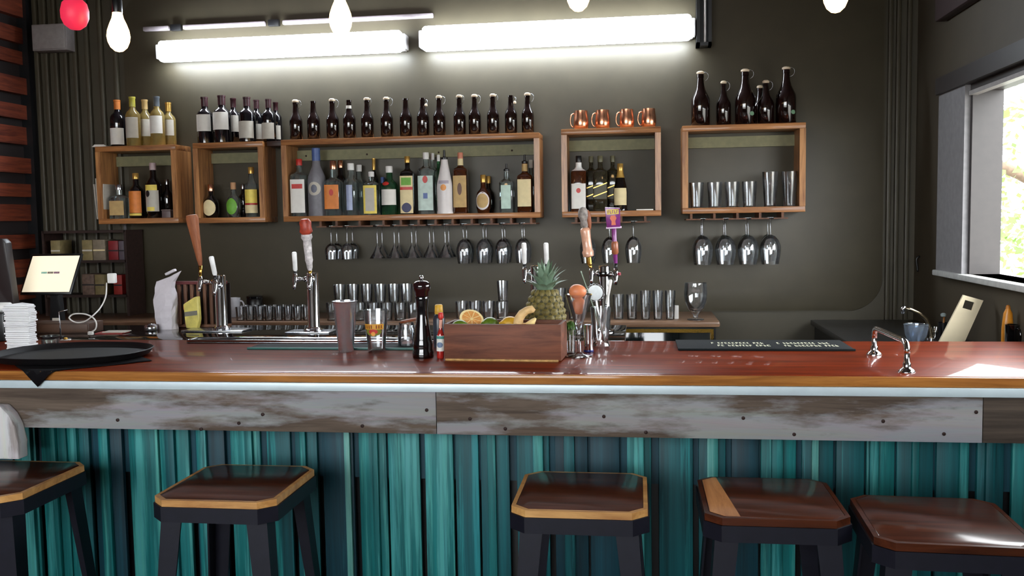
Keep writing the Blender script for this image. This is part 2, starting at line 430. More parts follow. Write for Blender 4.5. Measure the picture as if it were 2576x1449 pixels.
for i in range(3):
    a = bpart('apron_plank', box('apron_plank', ax[i]+0.0012, ax[i+1]-0.0012, BAR_F+0.004-0.002*(i % 2), BAR_F+0.03, az0, sz-0.002, 0.002), WEATHER if i < 2 else WEATHER_D)
    aprons.append(a)
for px, py in nails:
    p = P(px, py, BAR_F); i = 0 if p.x < ax[1] else (1 if p.x < ax[2] else 2)
    n = obj('nail', nail_me, NAILM, aprons[i]); n.location = (p.x, BAR_F+0.0022, p.z); n.rotation_euler = (PI/2, 0, 0)
# teal boards under the overhang
TY = BAR_F+0.24
TEALS = [wood('teal_board_%d' % i, d, l, axis=2, rough=0.55, scale=0.7, stretch=46, bump=0.2, patch=pc, patch_amt=pa, patch_scale=0.8, patch_stretch=34)
         for i, (d, l, pc, pa) in enumerate([((4, 48, 56), (10, 98, 104), (40, 140, 142), 0.40), ((6, 64, 68), (14, 122, 122), (74, 164, 160), 0.44),
                                             ((4, 32, 42), (8, 66, 80), (26, 98, 108), 0.32), ((30, 104, 102), (70, 152, 146), (112, 174, 168), 0.48)])]
front = bpart('boarded_front', box('boarded_front', BX0, BX1, TY+0.05, TY+0.07, 0.0, az0+0.05), BLACK)
rail_z = P(1100, 1203, TY+0.03).z
o = obj('nailing_rail', box('nailing_rail', BX0, BX1, TY+0.022, TY+0.045, rail_z, az0+0.04), TEALS[2], front)
o = obj('nailing_rail', box('nailing_rail', BX0, BX1, TY+0.022, TY+0.045, 0.08, 0.2), TEALS[2], front)
x = BX0+0.005; rnd = random.Random(3); k = 0
while x < BX1-0.03:
    w = rnd.choice((0.092, 0.105, 0.118, 0.085)); w = min(w, BX1-0.005-x)
    dy = rnd.choice((0.0, 0.004, 0.008))
    obj('teal_board', box('teal_board', x, x+w, TY+dy, TY+dy+0.02-0.0002, 0.02, az0+0.045, 0.003), TEALS[rnd.choice((0, 0, 1, 2, 0, 1))], front)
    if rnd.random() < 0.62:
        bw = rnd.choice((0.022, 0.03, 0.038)); bx = x+rnd.uniform(0.005, max(0.006, w-bw-0.005))
        obj('teal_batten', box('teal_batten', bx, bx+bw, TY+dy-0.018, TY+dy+0.001, 0.02, az0+0.045, 0.003), TEALS[rnd.choice((1, 3, 1, 0))], front)
    x += w+rnd.choice((0.008, 0.02, 0.026)); k += 1
bpart('soffit', box('soffit', BX0, BX1, BAR_F+0.03, TY+0.05, az0+0.06, az0+0.07), BLACK)
bpart('rear_panel', box('rear_panel', BX0, BX1, BAR_R-0.06, BAR_R-0.04, 0, BAR_Z-TOP_T), BLACK)
cz = P(20, 1030, BAR_F-0.05)
cb = P(20, 1150, BAR_F-0.02).z
pc = [(cz.x-0.16, cb), (cz.x-0.16, cz.z+0.02), (cz.x-0.03, cz.z+0.01), (cz.x+0.0, cz.z-0.02), (cz.x+0.02, cz.z-0.06), (cz.x+0.03, cz.z-0.12), (cz.x+0.03, cb)]
bpart('corbel', prism('corbel', pc, BAR_F-0.05, BAR_F+0.003, 0.006), wood('weathered_corbel', (110, 100, 96), (170, 162, 160), axis=2, rough=0.8, scale=2, stretch=12, bump=0.4, patch=(214, 210, 212), patch_amt=0.55))

# black service counter with the taps
SERV_R = Q(700, 818, BAR_Z).y
SX1 = P(1575, 800, 4.2).x
srv = thing('service_counter', 'black polished service counter carrying the beer taps behind the wooden bar', 'counter', (0, BAR_R+0.01, 0))
def spart(name, me, m):
    o = obj(name, me, m, srv); o.matrix_parent_inverse = Matrix.Translation(-srv.location); return o
spart('counter_top', box('counter_top', BX0, SX1, BAR_R+0.002, SERV_R, BAR_Z-0.03, BAR_Z, 0.003), pmat('black_polished_stone', (20, 18, 18), 0.07, coat=0.4))
spart('cabinet_body', box('cabinet_body', BX0, SX1-0.02, BAR_R+0.02, SERV_R-0.02, 0, BAR_Z-0.03), BLACK)

# back bar counter
BB_Z = 1.0; BB_F = 5.12
bbx1 = P(1812, 800, BB_F).x
bb = thing('back_bar_counter', 'low back bar counter with brown wooden edge and dark glass-fronted fridge doors', 'counter', (0, BB_F, 0))
def bbpart(name, me, m, par=bb):
    o = obj(name, me, m, par)
    if par is bb: o.matrix_parent_inverse = Matrix.Translation(-bb.location)
    return o
bbpart('counter_top', box('counter_top', X_L+0.05, bbx1, BB_F, WALL_Y-PANEL_T-0.02, BB_Z-0.035, BB_Z, 0.012), wood('back_bar_wood', (92, 66, 48), (140, 108, 84), axis=0, rough=0.4, coat=0.2))
bbpart('body', box('body', X_L+0.05, bbx1-0.02, BB_F+0.05, WALL_Y-0.03, 0, BB_Z-0.035), BLACK)
x = X_L+0.1
DOORG = pmat('dark_door_glass', (16, 20, 20), 0.06, coat=0.5)
while x < bbx1-0.3:
    x1 = min(x+0.62, bbx1-0.03)
    d = bbpart('fridge_door', box('fridge_door', x+0.004, x1-0.004, BB_F+0.024, BB_F+0.05, 0.1, BB_Z-0.045, 0.004), DOORG)
    bbpart('door_frame', boxes('door_frame', [(x+0.004, x1-0.004, BB_F+0.016, BB_F+0.024, BB_Z-0.065, BB_Z-0.045), (x1-0.02, x1-0.004, BB_F+0.016, BB_F+0.024, 0.1, BB_Z-0.065)]), BRASS, d)
    x = x1
# side counter with the sink by the right wall
sdx0 = 1.02; SD_Z = 0.95
sd = thing('side_counter', 'dark steel sink counter against the side wall below the window', 'counter', (sdx0, 4.2, 0))
def sdpart(name, me, m):
    o = obj(name, me, m, sd); o.matrix_parent_inverse = Matrix.Translation(-sd.location); return o
sdpart('counter_top', box('counter_top', sdx0, X_R-0.005, BAR_R+0.3, WALL_Y-0.06, SD_Z-0.03, SD_Z, 0.004), pmat('dark_steel_top', (70, 70, 72), 0.3, metal=0.8))
sdpart('body', box('body', sdx0+0.02, X_R-0.02, BAR_R+0.32, WALL_Y-0.08, 0, SD_Z-0.03), BLACK)

# ------------------------------------------------------------------ lights on the wall and pendant bulbs
FLUO_Y = WALL_Y-0.12
FLUO = glow('fluorescent_diffuser', (236, 246, 255), FLUO_STRENGTH)
HOUSE = pmat('white_lamp_housing', (220, 220, 220), 0.4)
def fluo(pxl, pxr, pyl, pyr, hpx, label):
    a, b = P(pxl, pyl, FLUO_Y-0.05), P(pxr, pyr, FLUO_Y-0.05)
    zc = (a.z+b.z)/2; hh = hpx/2*(FLUO_Y-0.05)/F_PX
    t = thing('fluorescent_lamp', label, 'lamp', ((a.x+b.x)/2, WALL_Y-PANEL_T, zc), group='fluorescent lamps along the back wall')
    L = (b.x-a.x)/2
    obj('housing', box('housing', -L, L, -0.055, 0.0, -hh*0.8, hh*0.8, 0.006), HOUSE, t)
    rings = rrect(-L+0.012, L-0.012, -hh, hh, hh*0.35, 4)
    obj('diffuser', prism('diffuser', rings, -0.115, -0.055, 0.012), FLUO, t)
    for s in (-1, 1):
        obj('end_cap', box('end_cap', s*L-0.012, s*L+0.012, -0.1, -0.0, -hh*0.7, hh*0.7, 0.006), HOUSE, t)
    return t
fluo(384, 1008, 128, 96, 54, 'blazing white fluorescent lamp on the wall above the wine bottles')
fluo(1052, 1746, 88, 68, 62, 'blazing white fluorescent lamp on the wall above the copper mugs')
# pale strips in short lengths, dark blocks between, above the lamps
PALE = pmat('pale_wall_strip', (140, 130, 134), 0.6)
strips = thing('wall_strips', 'pale strip in short lengths running above the fluorescent lamps', 'conduit', P(720, 58, WALL_Y-PANEL_T))
for a, b in ((362, 426), (462, 668), (712, 1090)):
    za = P(a, 78-(a-362)*0.056, WALL_Y-0.03); zb = P(b, 78-(b-362)*0.056, WALL_Y-0.03)
    zc = strips.location.z
    n = obj('strip_length', box('strip_length', za.x-strips.location.x, zb.x-strips.location.x, -0.03, 0, -0.014, 0.014, 0.006), PALE, strips)
for a in (444, 690):
    x = P(a, 70, WALL_Y-0.03).x-strips.location.x
    obj('dark_block', box('dark_block', x-0.035, x+0.035, -0.034, 0.0, -0.02, 0.02, 0.004), BLACK, strips)
# dark hanging bracket with chrome rod at the end of the lamps
p = P(1770, 60, WALL_Y-0.06)
br = thing('lamp_bracket', 'dark upright bracket with a bright rod at the end of the lamps', 'bracket', (p.x, WALL_Y-PANEL_T, p.z))
w = PXW(1770, 60, WALL_Y-0.06, 38)/2
zt, zb_ = CEIL-p.z-0.002, P(1770, 118, WALL_Y-0.06).z-p.z
obj('plate', boxes('plate', [(-w, -w+0.02, -0.09, 0, zb_, zt), (w-0.02, w, -0.09, 0, zb_, zt), (-w, w, -0.09, 0, zb_, zb_+0.02), (-w, w, -0.015, 0, zb_, zt)]), BLACK, br)
obj('rod', tube('rod', [(0.006, -0.07, zb_+0.02), (0.006, -0.07, zt)], 0.007), pmat('bright_rod', (235, 235, 238), 0.3), br)
# grey box on the wall
p = P(138, 98, WALL_Y-0.06); w = PXW(138, 98, WALL_Y-0.06, 86)/2; h = 34*WALL_Y/F_PX
gb = thing('junction_box', 'grey metal junction box high on the ribbed wall', 'box', (p.x, WALL_Y-0.03, p.z))
obj('case', box('case', -w, w, -0.09, 0, -h, h, 0.004), pmat('grey_box_paint', (132, 126, 126), 0.5), gb)
obj('lid', box('lid', -w*0.93, w*0.93, -0.098, -0.0895, -h*0.9, h*0.9, 0.003), pmat('grey_lid_paint', (140, 134, 134), 0.5), gb)

BULB = glow('bulb_filament_glow', (255, 206, 140), BULB_STRENGTH)
CORDM = pmat('black_cord', (22, 20, 20), 0.7)
PEND_Y = 3.35
bulb_prof = [(0.001, -0.104), (0.012, -0.101), (0.024, -0.090), (0.031, -0.074), (0.0335, -0.058), (0.031, -0.040), (0.024, -0.020), (0.017, -0.004), (0.0145, 0.008), (0.0145, 0.012)]
bulb_me = lathe('bulb_glass', bulb_prof, 20); sock_me = lathe('socket', [(0.0001, 0.0), (0.0175, 0.0), (0.019, 0.006), (0.019, 0.05), (0.012, 0.062), (0.006, 0.066), (0.0001, 0.066)], 18)
def pendant(px, py_bottom, label):
    p = P(px, py_bottom, PEND_Y); z0 = p.z+0.104*1.28
    t = thing('pendant_bulb', label, 'light bulb', (p.x, PEND_Y, z0), group='pendant bulbs hanging over the bar')
    b = obj('bulb', bulb_me, BULB, t); b.scale = (1.28,)*3
    s = obj('socket', sock_me, BLACK, t); s.location.z = 0.012
    obj('cord', tube('cord', [(0, 0, 0.07), (0, 0, CEIL-z0)], 0.004, 8), CORDM, t)
pendant(300, 131, 'warm glowing teardrop bulb on a cord beside the grey junction box')
pendant(858, 92, 'warm glowing teardrop bulb hanging before the lamp above the wine bottles')
pendant(1455, 30, 'warm glowing teardrop bulb hanging before the lamp above the copper mugs')
pendant(2102, 33, 'warm glowing teardrop bulb hanging beside the ribs of the olive wall')
# round red glowing ball added on a cord
p = P(188, 34, PEND_Y)
rl = thing('red_ball', 'small round red glowing ball hanging beside the teardrop bulb', 'lantern', (p.x, PEND_Y, p.z))
obj('ball_body', lathe('ball_body', [(0.001, -0.062), (0.02, -0.06), (0.04, -0.044), (0.051, -0.018), (0.052, 0.01), (0.045, 0.038), (0.028, 0.056), (0.01, 0.062), (0.001, 0.062)], 20),
    pmat('red_ball_glow', (196, 40, 66), 0.5, emit=(214, 40, 72), estr=0.75), rl)
obj('cord', tube('cord', [(0, 0, 0.06), (0, 0, CEIL-p.z)], 0.003, 8), CORDM, rl)

# ------------------------------------------------------------------ wall boxes (shelves)
SHELFW = wood('shelf_wood', (116, 70, 38), (192, 132, 78), axis=0, rough=0.45, coat=0.25, scale=3, stretch=14, bump=0.1)
SHELFV = wood('shelf_wood_upright', (120, 74, 40), (204, 146, 90), axis=2, rough=0.45, coat=0.25, scale=3, stretch=14, bump=0.1)
OLIVE = pmat('olive_batten', (120, 116, 84), 0.6)
SH = {}
ST = 0.034
corners = {1: ((235, 370), (443, 362), (447, 560), (251, 565)), 2: ((484, 360), (662, 355), (666, 559), (492, 562)),
           3: ((707, 352), (1356, 333), (1360, 549), (712, 557)), 4: ((1411, 324), (1661, 319), (1665, 543), (1414, 547)),
           5: ((1715, 315), (2026, 309), (2028, 532), (1718, 539))}
slab = {1: 'small wooden wall box holding the square tequila bottle beside the ribbed wall', 2: 'small wooden wall box holding the round-labelled and green-labelled bottles',
        3: 'longest wooden wall box holding the row of spirit bottles', 4: 'square wooden wall box with copper mugs on top',
        5: 'wooden wall box holding clear tumblers with large dark bottles on top'}
for i, (tl, tr, brr, bl) in corners.items():
    a, b, c, d = (P(q[0], q[1], SHELF_Y) for q in (tl, tr, brr, bl))
    x0, x1 = (a.x+d.x)/2, (b.x+c.x)/2; z1, z0 = (a.z+b.z)/2, (c.z+d.z)/2
    t = thing('wall_box_shelf', slab[i], 'shelf', ((x0+x1)/2, WALL_Y-PANEL_T, z0), group='wooden wall boxes on the back wall')
    w = (x1-x0)/2; h = z1-z0; dp = 0.22-PANEL_T
    obj('top_board', box('top_board', -w, w, -dp, 0, h-ST, h, 0.003), SHELFW, t)
    obj('bottom_board', box('bottom_board', -w, w, -dp, 0, 0, ST, 0.003), SHELFW, t)
    for s in (-1, 1):
        obj('side_board', box('side_board', s*w-(ST if s > 0 else 0), s*w+(ST if s < 0 else 0), -dp+0.0006, -0.0006, ST, h-ST), SHELFV, t)
    obj('hanging_batten', box('hanging_batten', -w+ST, w-ST, -0.022, 0, h-ST-0.085, h-ST-0.02), OLIVE, t)
    if i == 3:
        for q in (0.0, 0.26, 0.56, 0.86):
            sc_ = obj('screw', nail_me, BRASS, t); sc_.location = (-w+ST+(2*w-2*ST)*q+0.06, -0.022, h-ST-0.055); sc_.rotation_euler = (PI/2, 0, 0)
    SH[i] = dict(x0=x0, x1=x1, top=z1, floor=z0+ST, bot=z0)

# ------------------------------------------------------------------ bottles
def scale_rings(prof, rx, ry, h):
    return [(rx*a, ry*a, n, h*z) for a, n, z in prof]
PROF = {
 'wine':   [(0.93, 2, 0), (1, 2, 0.01), (1, 2, 0.6), (0.97, 2, 0.64), (0.8, 2, 0.69), (0.52, 2, 0.73), (0.38, 2, 0.77), (0.36, 2, 0.97), (0.4, 2, 0.975), (0.4, 2, 1.0)],
 'beer':   [(0.93, 2, 0), (1, 2, 0.012), (1, 2, 0.5), (0.96, 2, 0.55), (0.8, 2, 0.62), (0.6, 2, 0.68), (0.47, 2, 0.76), (0.4, 2, 0.9), (0.4, 2, 0.95), (0.46, 2, 0.955), (0.44, 2, 1.0)],
 'growler':[(0.93, 2, 0), (1, 2, 0.012), (1, 2, 0.48), (0.95, 2, 0.54), (0.74, 2, 0.62), (0.52, 2, 0.70), (0.40, 2, 0.8), (0.33, 2, 0.93), (0.38, 2, 0.935), (0.36, 2, 1.0)],
 'round':  [(0.94, 2, 0), (1, 2, 0.01), (1, 2, 0.60), (0.9, 2, 0.65), (0.6, 2, 0.70), (0.42, 2, 0.74), (0.38, 2, 0.88)],
 'square': [(0.95, 7, 0), (1, 7, 0.01), (1, 7, 0.60), (0.94, 5, 0.635), (0.6, 3, 0.67), (0.38, 2, 0.70), (0.36, 2, 0.86)],
 'tallsq': [(0.95, 7, 0), (1, 7, 0.01), (1, 7, 0.70), (0.92, 5, 0.73), (0.55, 3, 0.76), (0.36, 2, 0.79), (0.34, 2, 0.9)],
 'slope':  [(1, 2, 0), (1.02, 2, 0.02), (0.95, 2, 0.05), (0.98, 2, 0.42), (0.9, 2, 0.5), (0.66, 2, 0.64), (0.45, 2, 0.78), (0.38, 2, 0.86)],
 'squat':  [(0.7, 2, 0), (0.8, 2, 0.01), (1.0, 2.4, 0.16), (1.0, 2.4, 0.42), (0.86, 2, 0.54), (0.5, 2, 0.62), (0.34, 2, 0.68), (0.33, 2, 0.82)],
 'frost':  [(0.96, 2, 0), (1, 2, 0.012), (1, 2, 0.52), (0.93, 2, 0.58), (0.7, 2, 0.66), (0.46, 2, 0.74), (0.4, 2, 0.82)],
}
def bottle(label, px, top, bot, wpx, base_z, Y, prof, glass, cap=None, capprof=None, labels=(), group=None, name='bottle', depth=None, yaw=0.0, stopper=None):
    H = P(px, top, Y).z-P(px, bot, Y).z; R = PXW(px, bot, Y, wpx)/2; x = P(px, bot, Y).x
    t = thing(name, label, 'bottle', (x, Y, base_z), (0, 0, yaw), group)
    rings = scale_rings(PROF[prof], R, R*(depth or 1.0), H)
    obj('glass_body', loft('glass_body', rings, 28 if PROF[prof][1][1] > 3 else 22), glass, t)
    rn = rings[-1][0]; zt = rings[-1][3]
    if cap is not None:
        kind = capprof or 'cap'
        if kind == 'cap':
            r = rn*1.12; obj('cap', lathe('cap', [(r, zt-0.004), (r*1.02, zt), (r*1.02, H-0.002), (r*0.92, H)], 16), cap, t)
        elif kind == 'pourer':
            obj('pourer', lathe('pourer', [(rn*1.1, zt-0.003), (rn*1.1, zt+0.008), (rn*0.4, zt+0.014), (rn*0.32, H)], 12), cap, t)
        elif kind == 'capsule':
            z0 = H*0.80; r = rn*1.04
            obj('capsule', lathe('capsule', [(r, z0), (r, H*0.965), (r*1.1, H*0.97), (r*1.1, H+0.001), (r*0.6, H+0.002)], 16, cap0=False), cap, t)
        elif kind == 'swing':
            s = obj('stopper', lathe('stopper', [(rn*0.9, H), (rn*1.15, H+0.003), (rn*1.15, H+0.012), (rn*0.7, H+0.018)], 14), cap, t)
            obj('wire_bail', tube('wire_bail', bez((rn*1.1, 0, H+0.012), (rn*2.6, 0, H+0.014), (rn*2.8, 0, H-0.03), (rn*1.1, 0, H-0.04), 10), 0.0012, 6), STEEL, s)
        elif kind == 'open_swing':
            s = obj('stopper', lathe('stopper', [(0.006, -0.008), (0.0085, -0.006), (0.0085, 0.005), (0.005, 0.009)], 12), cap, t)
            s.location = (rn*2.4, -rn*0.8, H*0.80)
            obj('wire_bail', tube('wire_bail', bez((rn*1.1, 0, H*0.93), (rn*2.4, 0, H*0.97), (rn*2.9, 0, H*0.9), (rn*2.4, -rn*0.8, H*0.80), 8), 0.0012, 6), STEEL, t)
    for k, lb in enumerate(labels):
        z0, z1, half, m = lb[:4]; oval = len(lb) > 4 and lb[4] == 'oval'
        th = lb[5] if len(lb) > 5 else -PI/2
        obj('paper_label' if k == 0 else 'label_print', patch('label', rings, H*z0, H*z1, th, half, oval, 0.0012+0.0006*k), m, t)
    return t
YT = SHELF_Y+0.10         # row standing on top of the boxes
YI = SHELF_Y+0.09         # row standing inside

# wines on the first box
z = SH[1]['top']; g = 'wine bottles on the first wall box'
bottle('dark wine bottle with orange capsule and low white label', 299, 238, 357, 35, z, YT-0.0, 'wine', WINE_DARK, ORANGE, 'capsule', [(0.05, 0.40, 1.25, PAPER)], g)
bottle('golden white-wine bottle with yellow-green capsule and long pale label', 337, 232, 356, 33, z, YT-0.05, 'wine', WINE_GOLD, pmat('lime_capsule', (176, 168, 70), 0.4), 'capsule', [(0.16, 0.58, 1.2, PAPER2)], g)
bottle('golden white-wine bottle with faded label between two others', 368, 236, 355, 32, z, YT+0.035, 'wine', WINE_GOLD, TAN, 'capsule', [(0.22, 0.58, 1.2, PAPER2)], g)
bottle('golden white-wine bottle with grey capsule and bright white label', 398, 232, 355, 33, z, YT-0.05, 'wine', WINE_GOLD, pmat('grey_capsule', (96, 104, 112), 0.4), 'capsule', [(0.24, 0.60, 1.2, PAPER)], g)
bottle('golden white-wine bottle at the end of its row above the box corner', 427, 244, 354, 31, z, YT+0.035, 'wine', WINE_GOLD, GOLDP, 'capsule', [(0.24, 0.60, 1.2, PAPER2)], g)
p = P(262, 360, YT)
bm = bmesh.new()
for k in range(4):
    box_bm(bm, -0.045+0.004*k, 0.045-0.006*k, -0.04, 0.04, 0.004*k, 0.004*k+0.0035)
tag(obj('folded_cloth', bm_mesh('folded_cloth', bm), PAPER, None, (p.x, YT-0.03, z), (0, 0, 0.2)), 'small white folded cloth on the corner of the first wall box', 'cloth')
# wines on the second box
z = SH[2]['top']; g = 'red wine bottles on the second wall box'
MAROON = pmat('maroon_capsule', (60, 24, 32), 0.4)
specs = [(518, 236, PAPER, (0.26, 0.62), -0.03, 'dark red-wine bottle with tall white label beside the end of its box', 38),
         (561, 234, PAPER, (0.27, 0.64), -0.05, 'dark red-wine bottle with the broadest bright white label', 42),
         (590, 238, PAPER2, (0.26, 0.62), 0.05, 'dark red-wine bottle tucked behind the broad white label bottle', 31),
         (624, 240, PAPER2, (0.08, 0.46), -0.05, 'dark red-wine bottle with low greyish label and faint crest', 40),
         (648, 244, PAPER2, (0.09, 0.44), 0.05, 'dark red-wine bottle mostly hidden between two low labels', 30)]
for px, tp, m, (a, b), dy, lb, w in specs:
    bottle(lb, px, tp, 353, w, z, YT+dy, 'wine', WINE_DARK, MAROON, 'capsule', [(a, b, 1.15, m)], g)
# the low-labelled pair stands on a narrow ledge between the second and third box
lx0, lx1 = P(664, 350, SHELF_Y).x+0.004, P(706, 350, SHELF_Y).x-0.004
led = tag(obj('wall_ledge', box('wall_ledge', lx0, lx1, SHELF_Y+0.03, WALL_Y-PANEL_T, SH[2]['top']-0.03, SH[2]['top'], 0.002), wood('dark_ledge', (40, 26, 22), (70, 46, 36))), 'narrow dark wooden ledge between two wall boxes', 'ledge')
bottle('dark red-wine bottle with low grey label on the narrow ledge', 678, 246, 353, 33, z, YT-0.03, 'wine', WINE_DARK, MAROON, 'capsule', [(0.06, 0.44, 1.15, PAPER2)], g)
bottle('dark red-wine bottle half hidden at the back of the narrow ledge', 696, 250, 352, 28, z, YT+0.055, 'wine', WINE_DARK, MAROON, 'capsule', [(0.08, 0.42, 1.15, PAPER2)], g)

# amber bottles on the long box
z = SH[3]['top']
xs = [746, 790, 838, 880, 925, 974, 1022, 1065, 1106, 1157, 1195, 1241, 1286, 1328]
cl = [1, 0, 1, 2, 1, 1, 0, 3, 1, 1, 1, 1, 3, 1]
for i, (px, c) in enumerate(zip(xs, cl)):
    bot = 345-(px-746)*17/582; tp = bot-(100 if c == 1 else 98)
    Y = YT-0.02
    base = ('brown swing-top bottle with closed stopper, %s on the longest box counted from the wine' % ORD[i], AMBER, CAPW, 'swing', ())
    if c == 0: base = ('plain brown longneck without stopper, %s on the longest box counted from the wine' % ORD[i], AMBER, None, None, ())
    if c == 2: base = ('brown longneck bottle with white neck label on the longest box', AMBER, BLACK, 'cap2', [(0.78, 0.86, 1.2, PAPER)])
    if c == 3: base = ('brown longneck with stopper hanging open, %s on the longest box counted from the wine' % ORD[i], AMBER, CAPW, 'open_swing', ())
    bottle(base[0], px, tp+(4 if c == 1 else 0), bot, 31, z, Y, 'beer', base[1], base[2], base[3], base[4], 'brown bottles on the longest box', yaw=random.uniform(-0.6, 0.6) if c != 2 else 0)

# copper mugs
z = SH[4]['top']
def mug_rings(r):
    return [(0.82, 0), (0.9, 0.03), (1.02, 0.25), (1.04, 0.4), (0.98, 0.62), (0.9, 0.82), (0.9, 1.0)]
for px, hx in ((1462, 0), (1516, 1), (1577, 2), (1632, 3)):
    Y = YT-0.02; R = PXW(px, 300, Y, 37)/2; H = P(px, 272, Y).z-P(px, 320, Y).z
    t = thing('copper_mug', 'copper mug with loop handle on the square box, %s counted from the longest box' % ORD[hx], 'mug', (P(px, 320, Y).x, Y, z), group='copper mugs in a row')
    prof = [(R*a, H*b) for a, b in mug_rings(R)]
    inner = [(R*(a-0.05), H*max(b, 0.05)) for a, b in reversed(mug_rings(R))]
    obj('cup', lathe('cup', prof+inner, 26), COPPER, t)
    obj('handle', tube('handle', bez((-R*0.93, 0, H*0.85), (-R*1.6, 0, H*0.95), (-R*1.66, 0, H*0.15), (-R*1.0, 0, H*0.16), 12), 0.004, 8), COPPER, t)

# large dark bottles on the last box
z = SH[5]['top']
for px, tp, bt, w, Y, lb in ((1762, 182, 313, 48, YT-0.03, 'large dark swing-top bottle at the wall box end nearer the copper mugs'),
                         (1820, 207, 312, 38, YT-0.03, 'small dark swing-top bottle between two large ones'),
                         (1874, 177, 310, 52, YT-0.04, 'large dark swing-top bottle in the middle of its box'),
                         (1926, 206, 309, 42, YT-0.04, 'small dark swing-top bottle standing before its hidden twin'),
                         (1911, 214, 309, 38, YT+0.06, 'small dark swing-top bottle half hidden behind its twin'),
                         (1977, 172, 308, 51, YT-0.04, 'large dark swing-top bottle at the wall box end nearer the ribs')):
    labs = [(0.16, 0.24, 0.28, pmat('pale_green_sticker', (120, 160, 130), 0.5), 'oval', -PI/2+0.62)] if px in (1874, 1977) else ()
    bottle(lb, px, tp, bt, w, z, Y, 'growler', AMBER, CAPW, 'swing', labs, 'large dark bottles on the last wall box')

# inside the first box
z = SH[1]['floor']
t = thing('paper_bundle', 'bundle of white paper sleeves standing inside the first wall box', 'papers', (P(270, 550, YI).x, YI, z))
for k in range(5):
    obj('sleeve', box('sleeve', -0.024+0.010*k, -0.017+0.010*k, -0.08, 0.06, 0, 0.225+0.012*((k*3) % 4), 0.001), PAPER2, t, rot=(0, 0.03*(k-2), 0))
bottle('square clear tequila bottle with tan label', 303, 464, 550, 42, z, YI-0.02, 'square', GLASS_B, STEEL, None, [(0.1, 0.52, 0.72, TAN)], depth=0.7)
bottle('dark rum bottle with bright orange label', 346, 436, 550, 33, z, YI-0.02, 'round', DARKB, GOLDP, None, [(0.12, 0.60, 1.15, ORANGE), (0.06, 0.11, 1.1, YELLOW)])
bottle('dark bottle with curved cream label and pale cap', 390, 410, 549, 36, z, YI-0.02, 'round', DARKB, pmat('pale_rose_cap', (182, 160, 160), 0.4), None, [(0.12, 0.5, 1.1, PAPER2), (0.5, 0.6, 0.9, YELLOW), (0.38, 0.5, 0.32, BLACKP, 'oval', -PI/2-0.35), (0.13, 0.2, 0.5, YELLOW)])
bottle('slim dark bottle with silver cap behind the small tin', 424, 452, 549, 24, z, YI+0.03, 'round', DARKB, STEEL, None, ())
p = P(422, 549, YI-0.06)
tn = thing('small_tin', 'small grey tin with lid in the corner of the first wall box', 'tin', (p.x, YI-0.06, z))
obj('body', box('body', -0.03, 0.03, -0.02, 0.02, 0, 0.045, 0.004), pmat('grey_tin', (98, 84, 84), 0.4), tn); obj('lid', box('lid', -0.032, 0.032, -0.022, 0.022, 0.045, 0.053, 0.003), pmat('grey_tin_lid', (124, 108, 106), 0.4), tn)
# inside the second box
z = SH[2]['floor']
bottle('squat dark bottle with round cream label and copper stopper', 533, 466, 550, 34, z, YI-0.02, 'squat', DARKB, COPPER, None, [(0.06, 0.54, 1.0, CREAM, 'oval')])
bottle('clear bottle with big green oval label', 590, 462, 550, 34, z, YI-0.02, 'squat', GLASS_B, CORK, None, [(0.08, 0.55, 0.8, GREENP, 'oval')])
bottle('slim dark bottle behind the green-labelled bottle', 614, 466, 549, 22, z, YI+0.06, 'round', DARKB, STEEL, None, ())
bottle('tall bottle with yellow label over white label at the box end', 636, 424, 550, 32, z, YI-0.03, 'round', GLASS_B, GOLDP, None, [(0.28, 0.55, 1.2, YELLOW), (0.08, 0.24, 1.2, CREAM), (0.245, 0.275, 1.2, REDP)])
# inside the long box
z = SH[3]['floor']; g3 = 'spirit bottles in the longest box'
Y = YI-0.032; YB = YI+0.062
bottle('clear vodka bottle with red cap and white-and-red labels', 757, 404, 548, 38, z, Y, 'tallsq', GLASS_B, REDP, None, [(0.06, 0.64, 0.8, PAPER), (0.48, 0.56, 0.6, REDP)], g3)
bottle('tall frosted grey bottle with blue neck and round badge', 800, 378, 549, 44, z, Y, 'frost', FROST, BLUEP, None, [(0.30, 0.50, 0.75, PAPER2, 'oval'), (0.34, 0.46, 0.34, pmat('grey_badge', (96, 98, 112), 0.5), 'oval')], g3)
bottle('square bottle with orange label and copper cap', 842, 410, 548, 40, z, Y, 'square', GLASS_B, COPPER, None, [(0.12, 0.56, 0.75, ORANGE), (0.36, 0.48, 0.25, REDP, 'oval')], g3)
bottle('copper-capped bottle standing behind the orange-labelled one', 860, 408, 547, 30, z, YB+0.005, 'round', DARKB, COPPER, None, (), g3)
bottle('clear ribbed bottle with white cap beside the orange-labelled bottle', 886, 417, 548, 38, z, Y, 'round', GLASS_B, WHITEP, None, [(0.1, 0.58, 0.4, pmat('faint_blue_label', (150, 160, 190), 0.4))], g3)
bottle('clear bottle with white cap half hidden behind a ribbed one', 906, 420, 547, 34, z, YB, 'round', GLASS_B, WHITEP, None, (), g3)
bottle('bottle with tall cream label edged in yellow', 937, 439, 548, 36, z, Y-0.02, 'tallsq', GLASS_B, WHITEP, None, [(0.03, 0.68, 0.78, YELLOW), (0.09, 0.62, 0.55, PAPER2)], g3)
bottle('slim gold-necked bottle behind the yellow-edged label', 944, 405, 547, 21, z, YB, 'wine', DARKB, GOLDP, 'capsule', (), g3)
bottle('teal glass gin bottle tucked between two labelled bottles', 965, 452, 547, 24, z, YB, 'square', GLASS_T, BLUEP, None, (), g3)
bottle('green gin bottle with white label and red seal', 982, 426, 548, 40, z, Y, 'round', GLASS_G, WHITEP, None, [(0.2, 0.52, 1.1, PAPER), (0.6, 0.68, 0.5, REDP, 'oval', -PI/2-0.3)], g3)
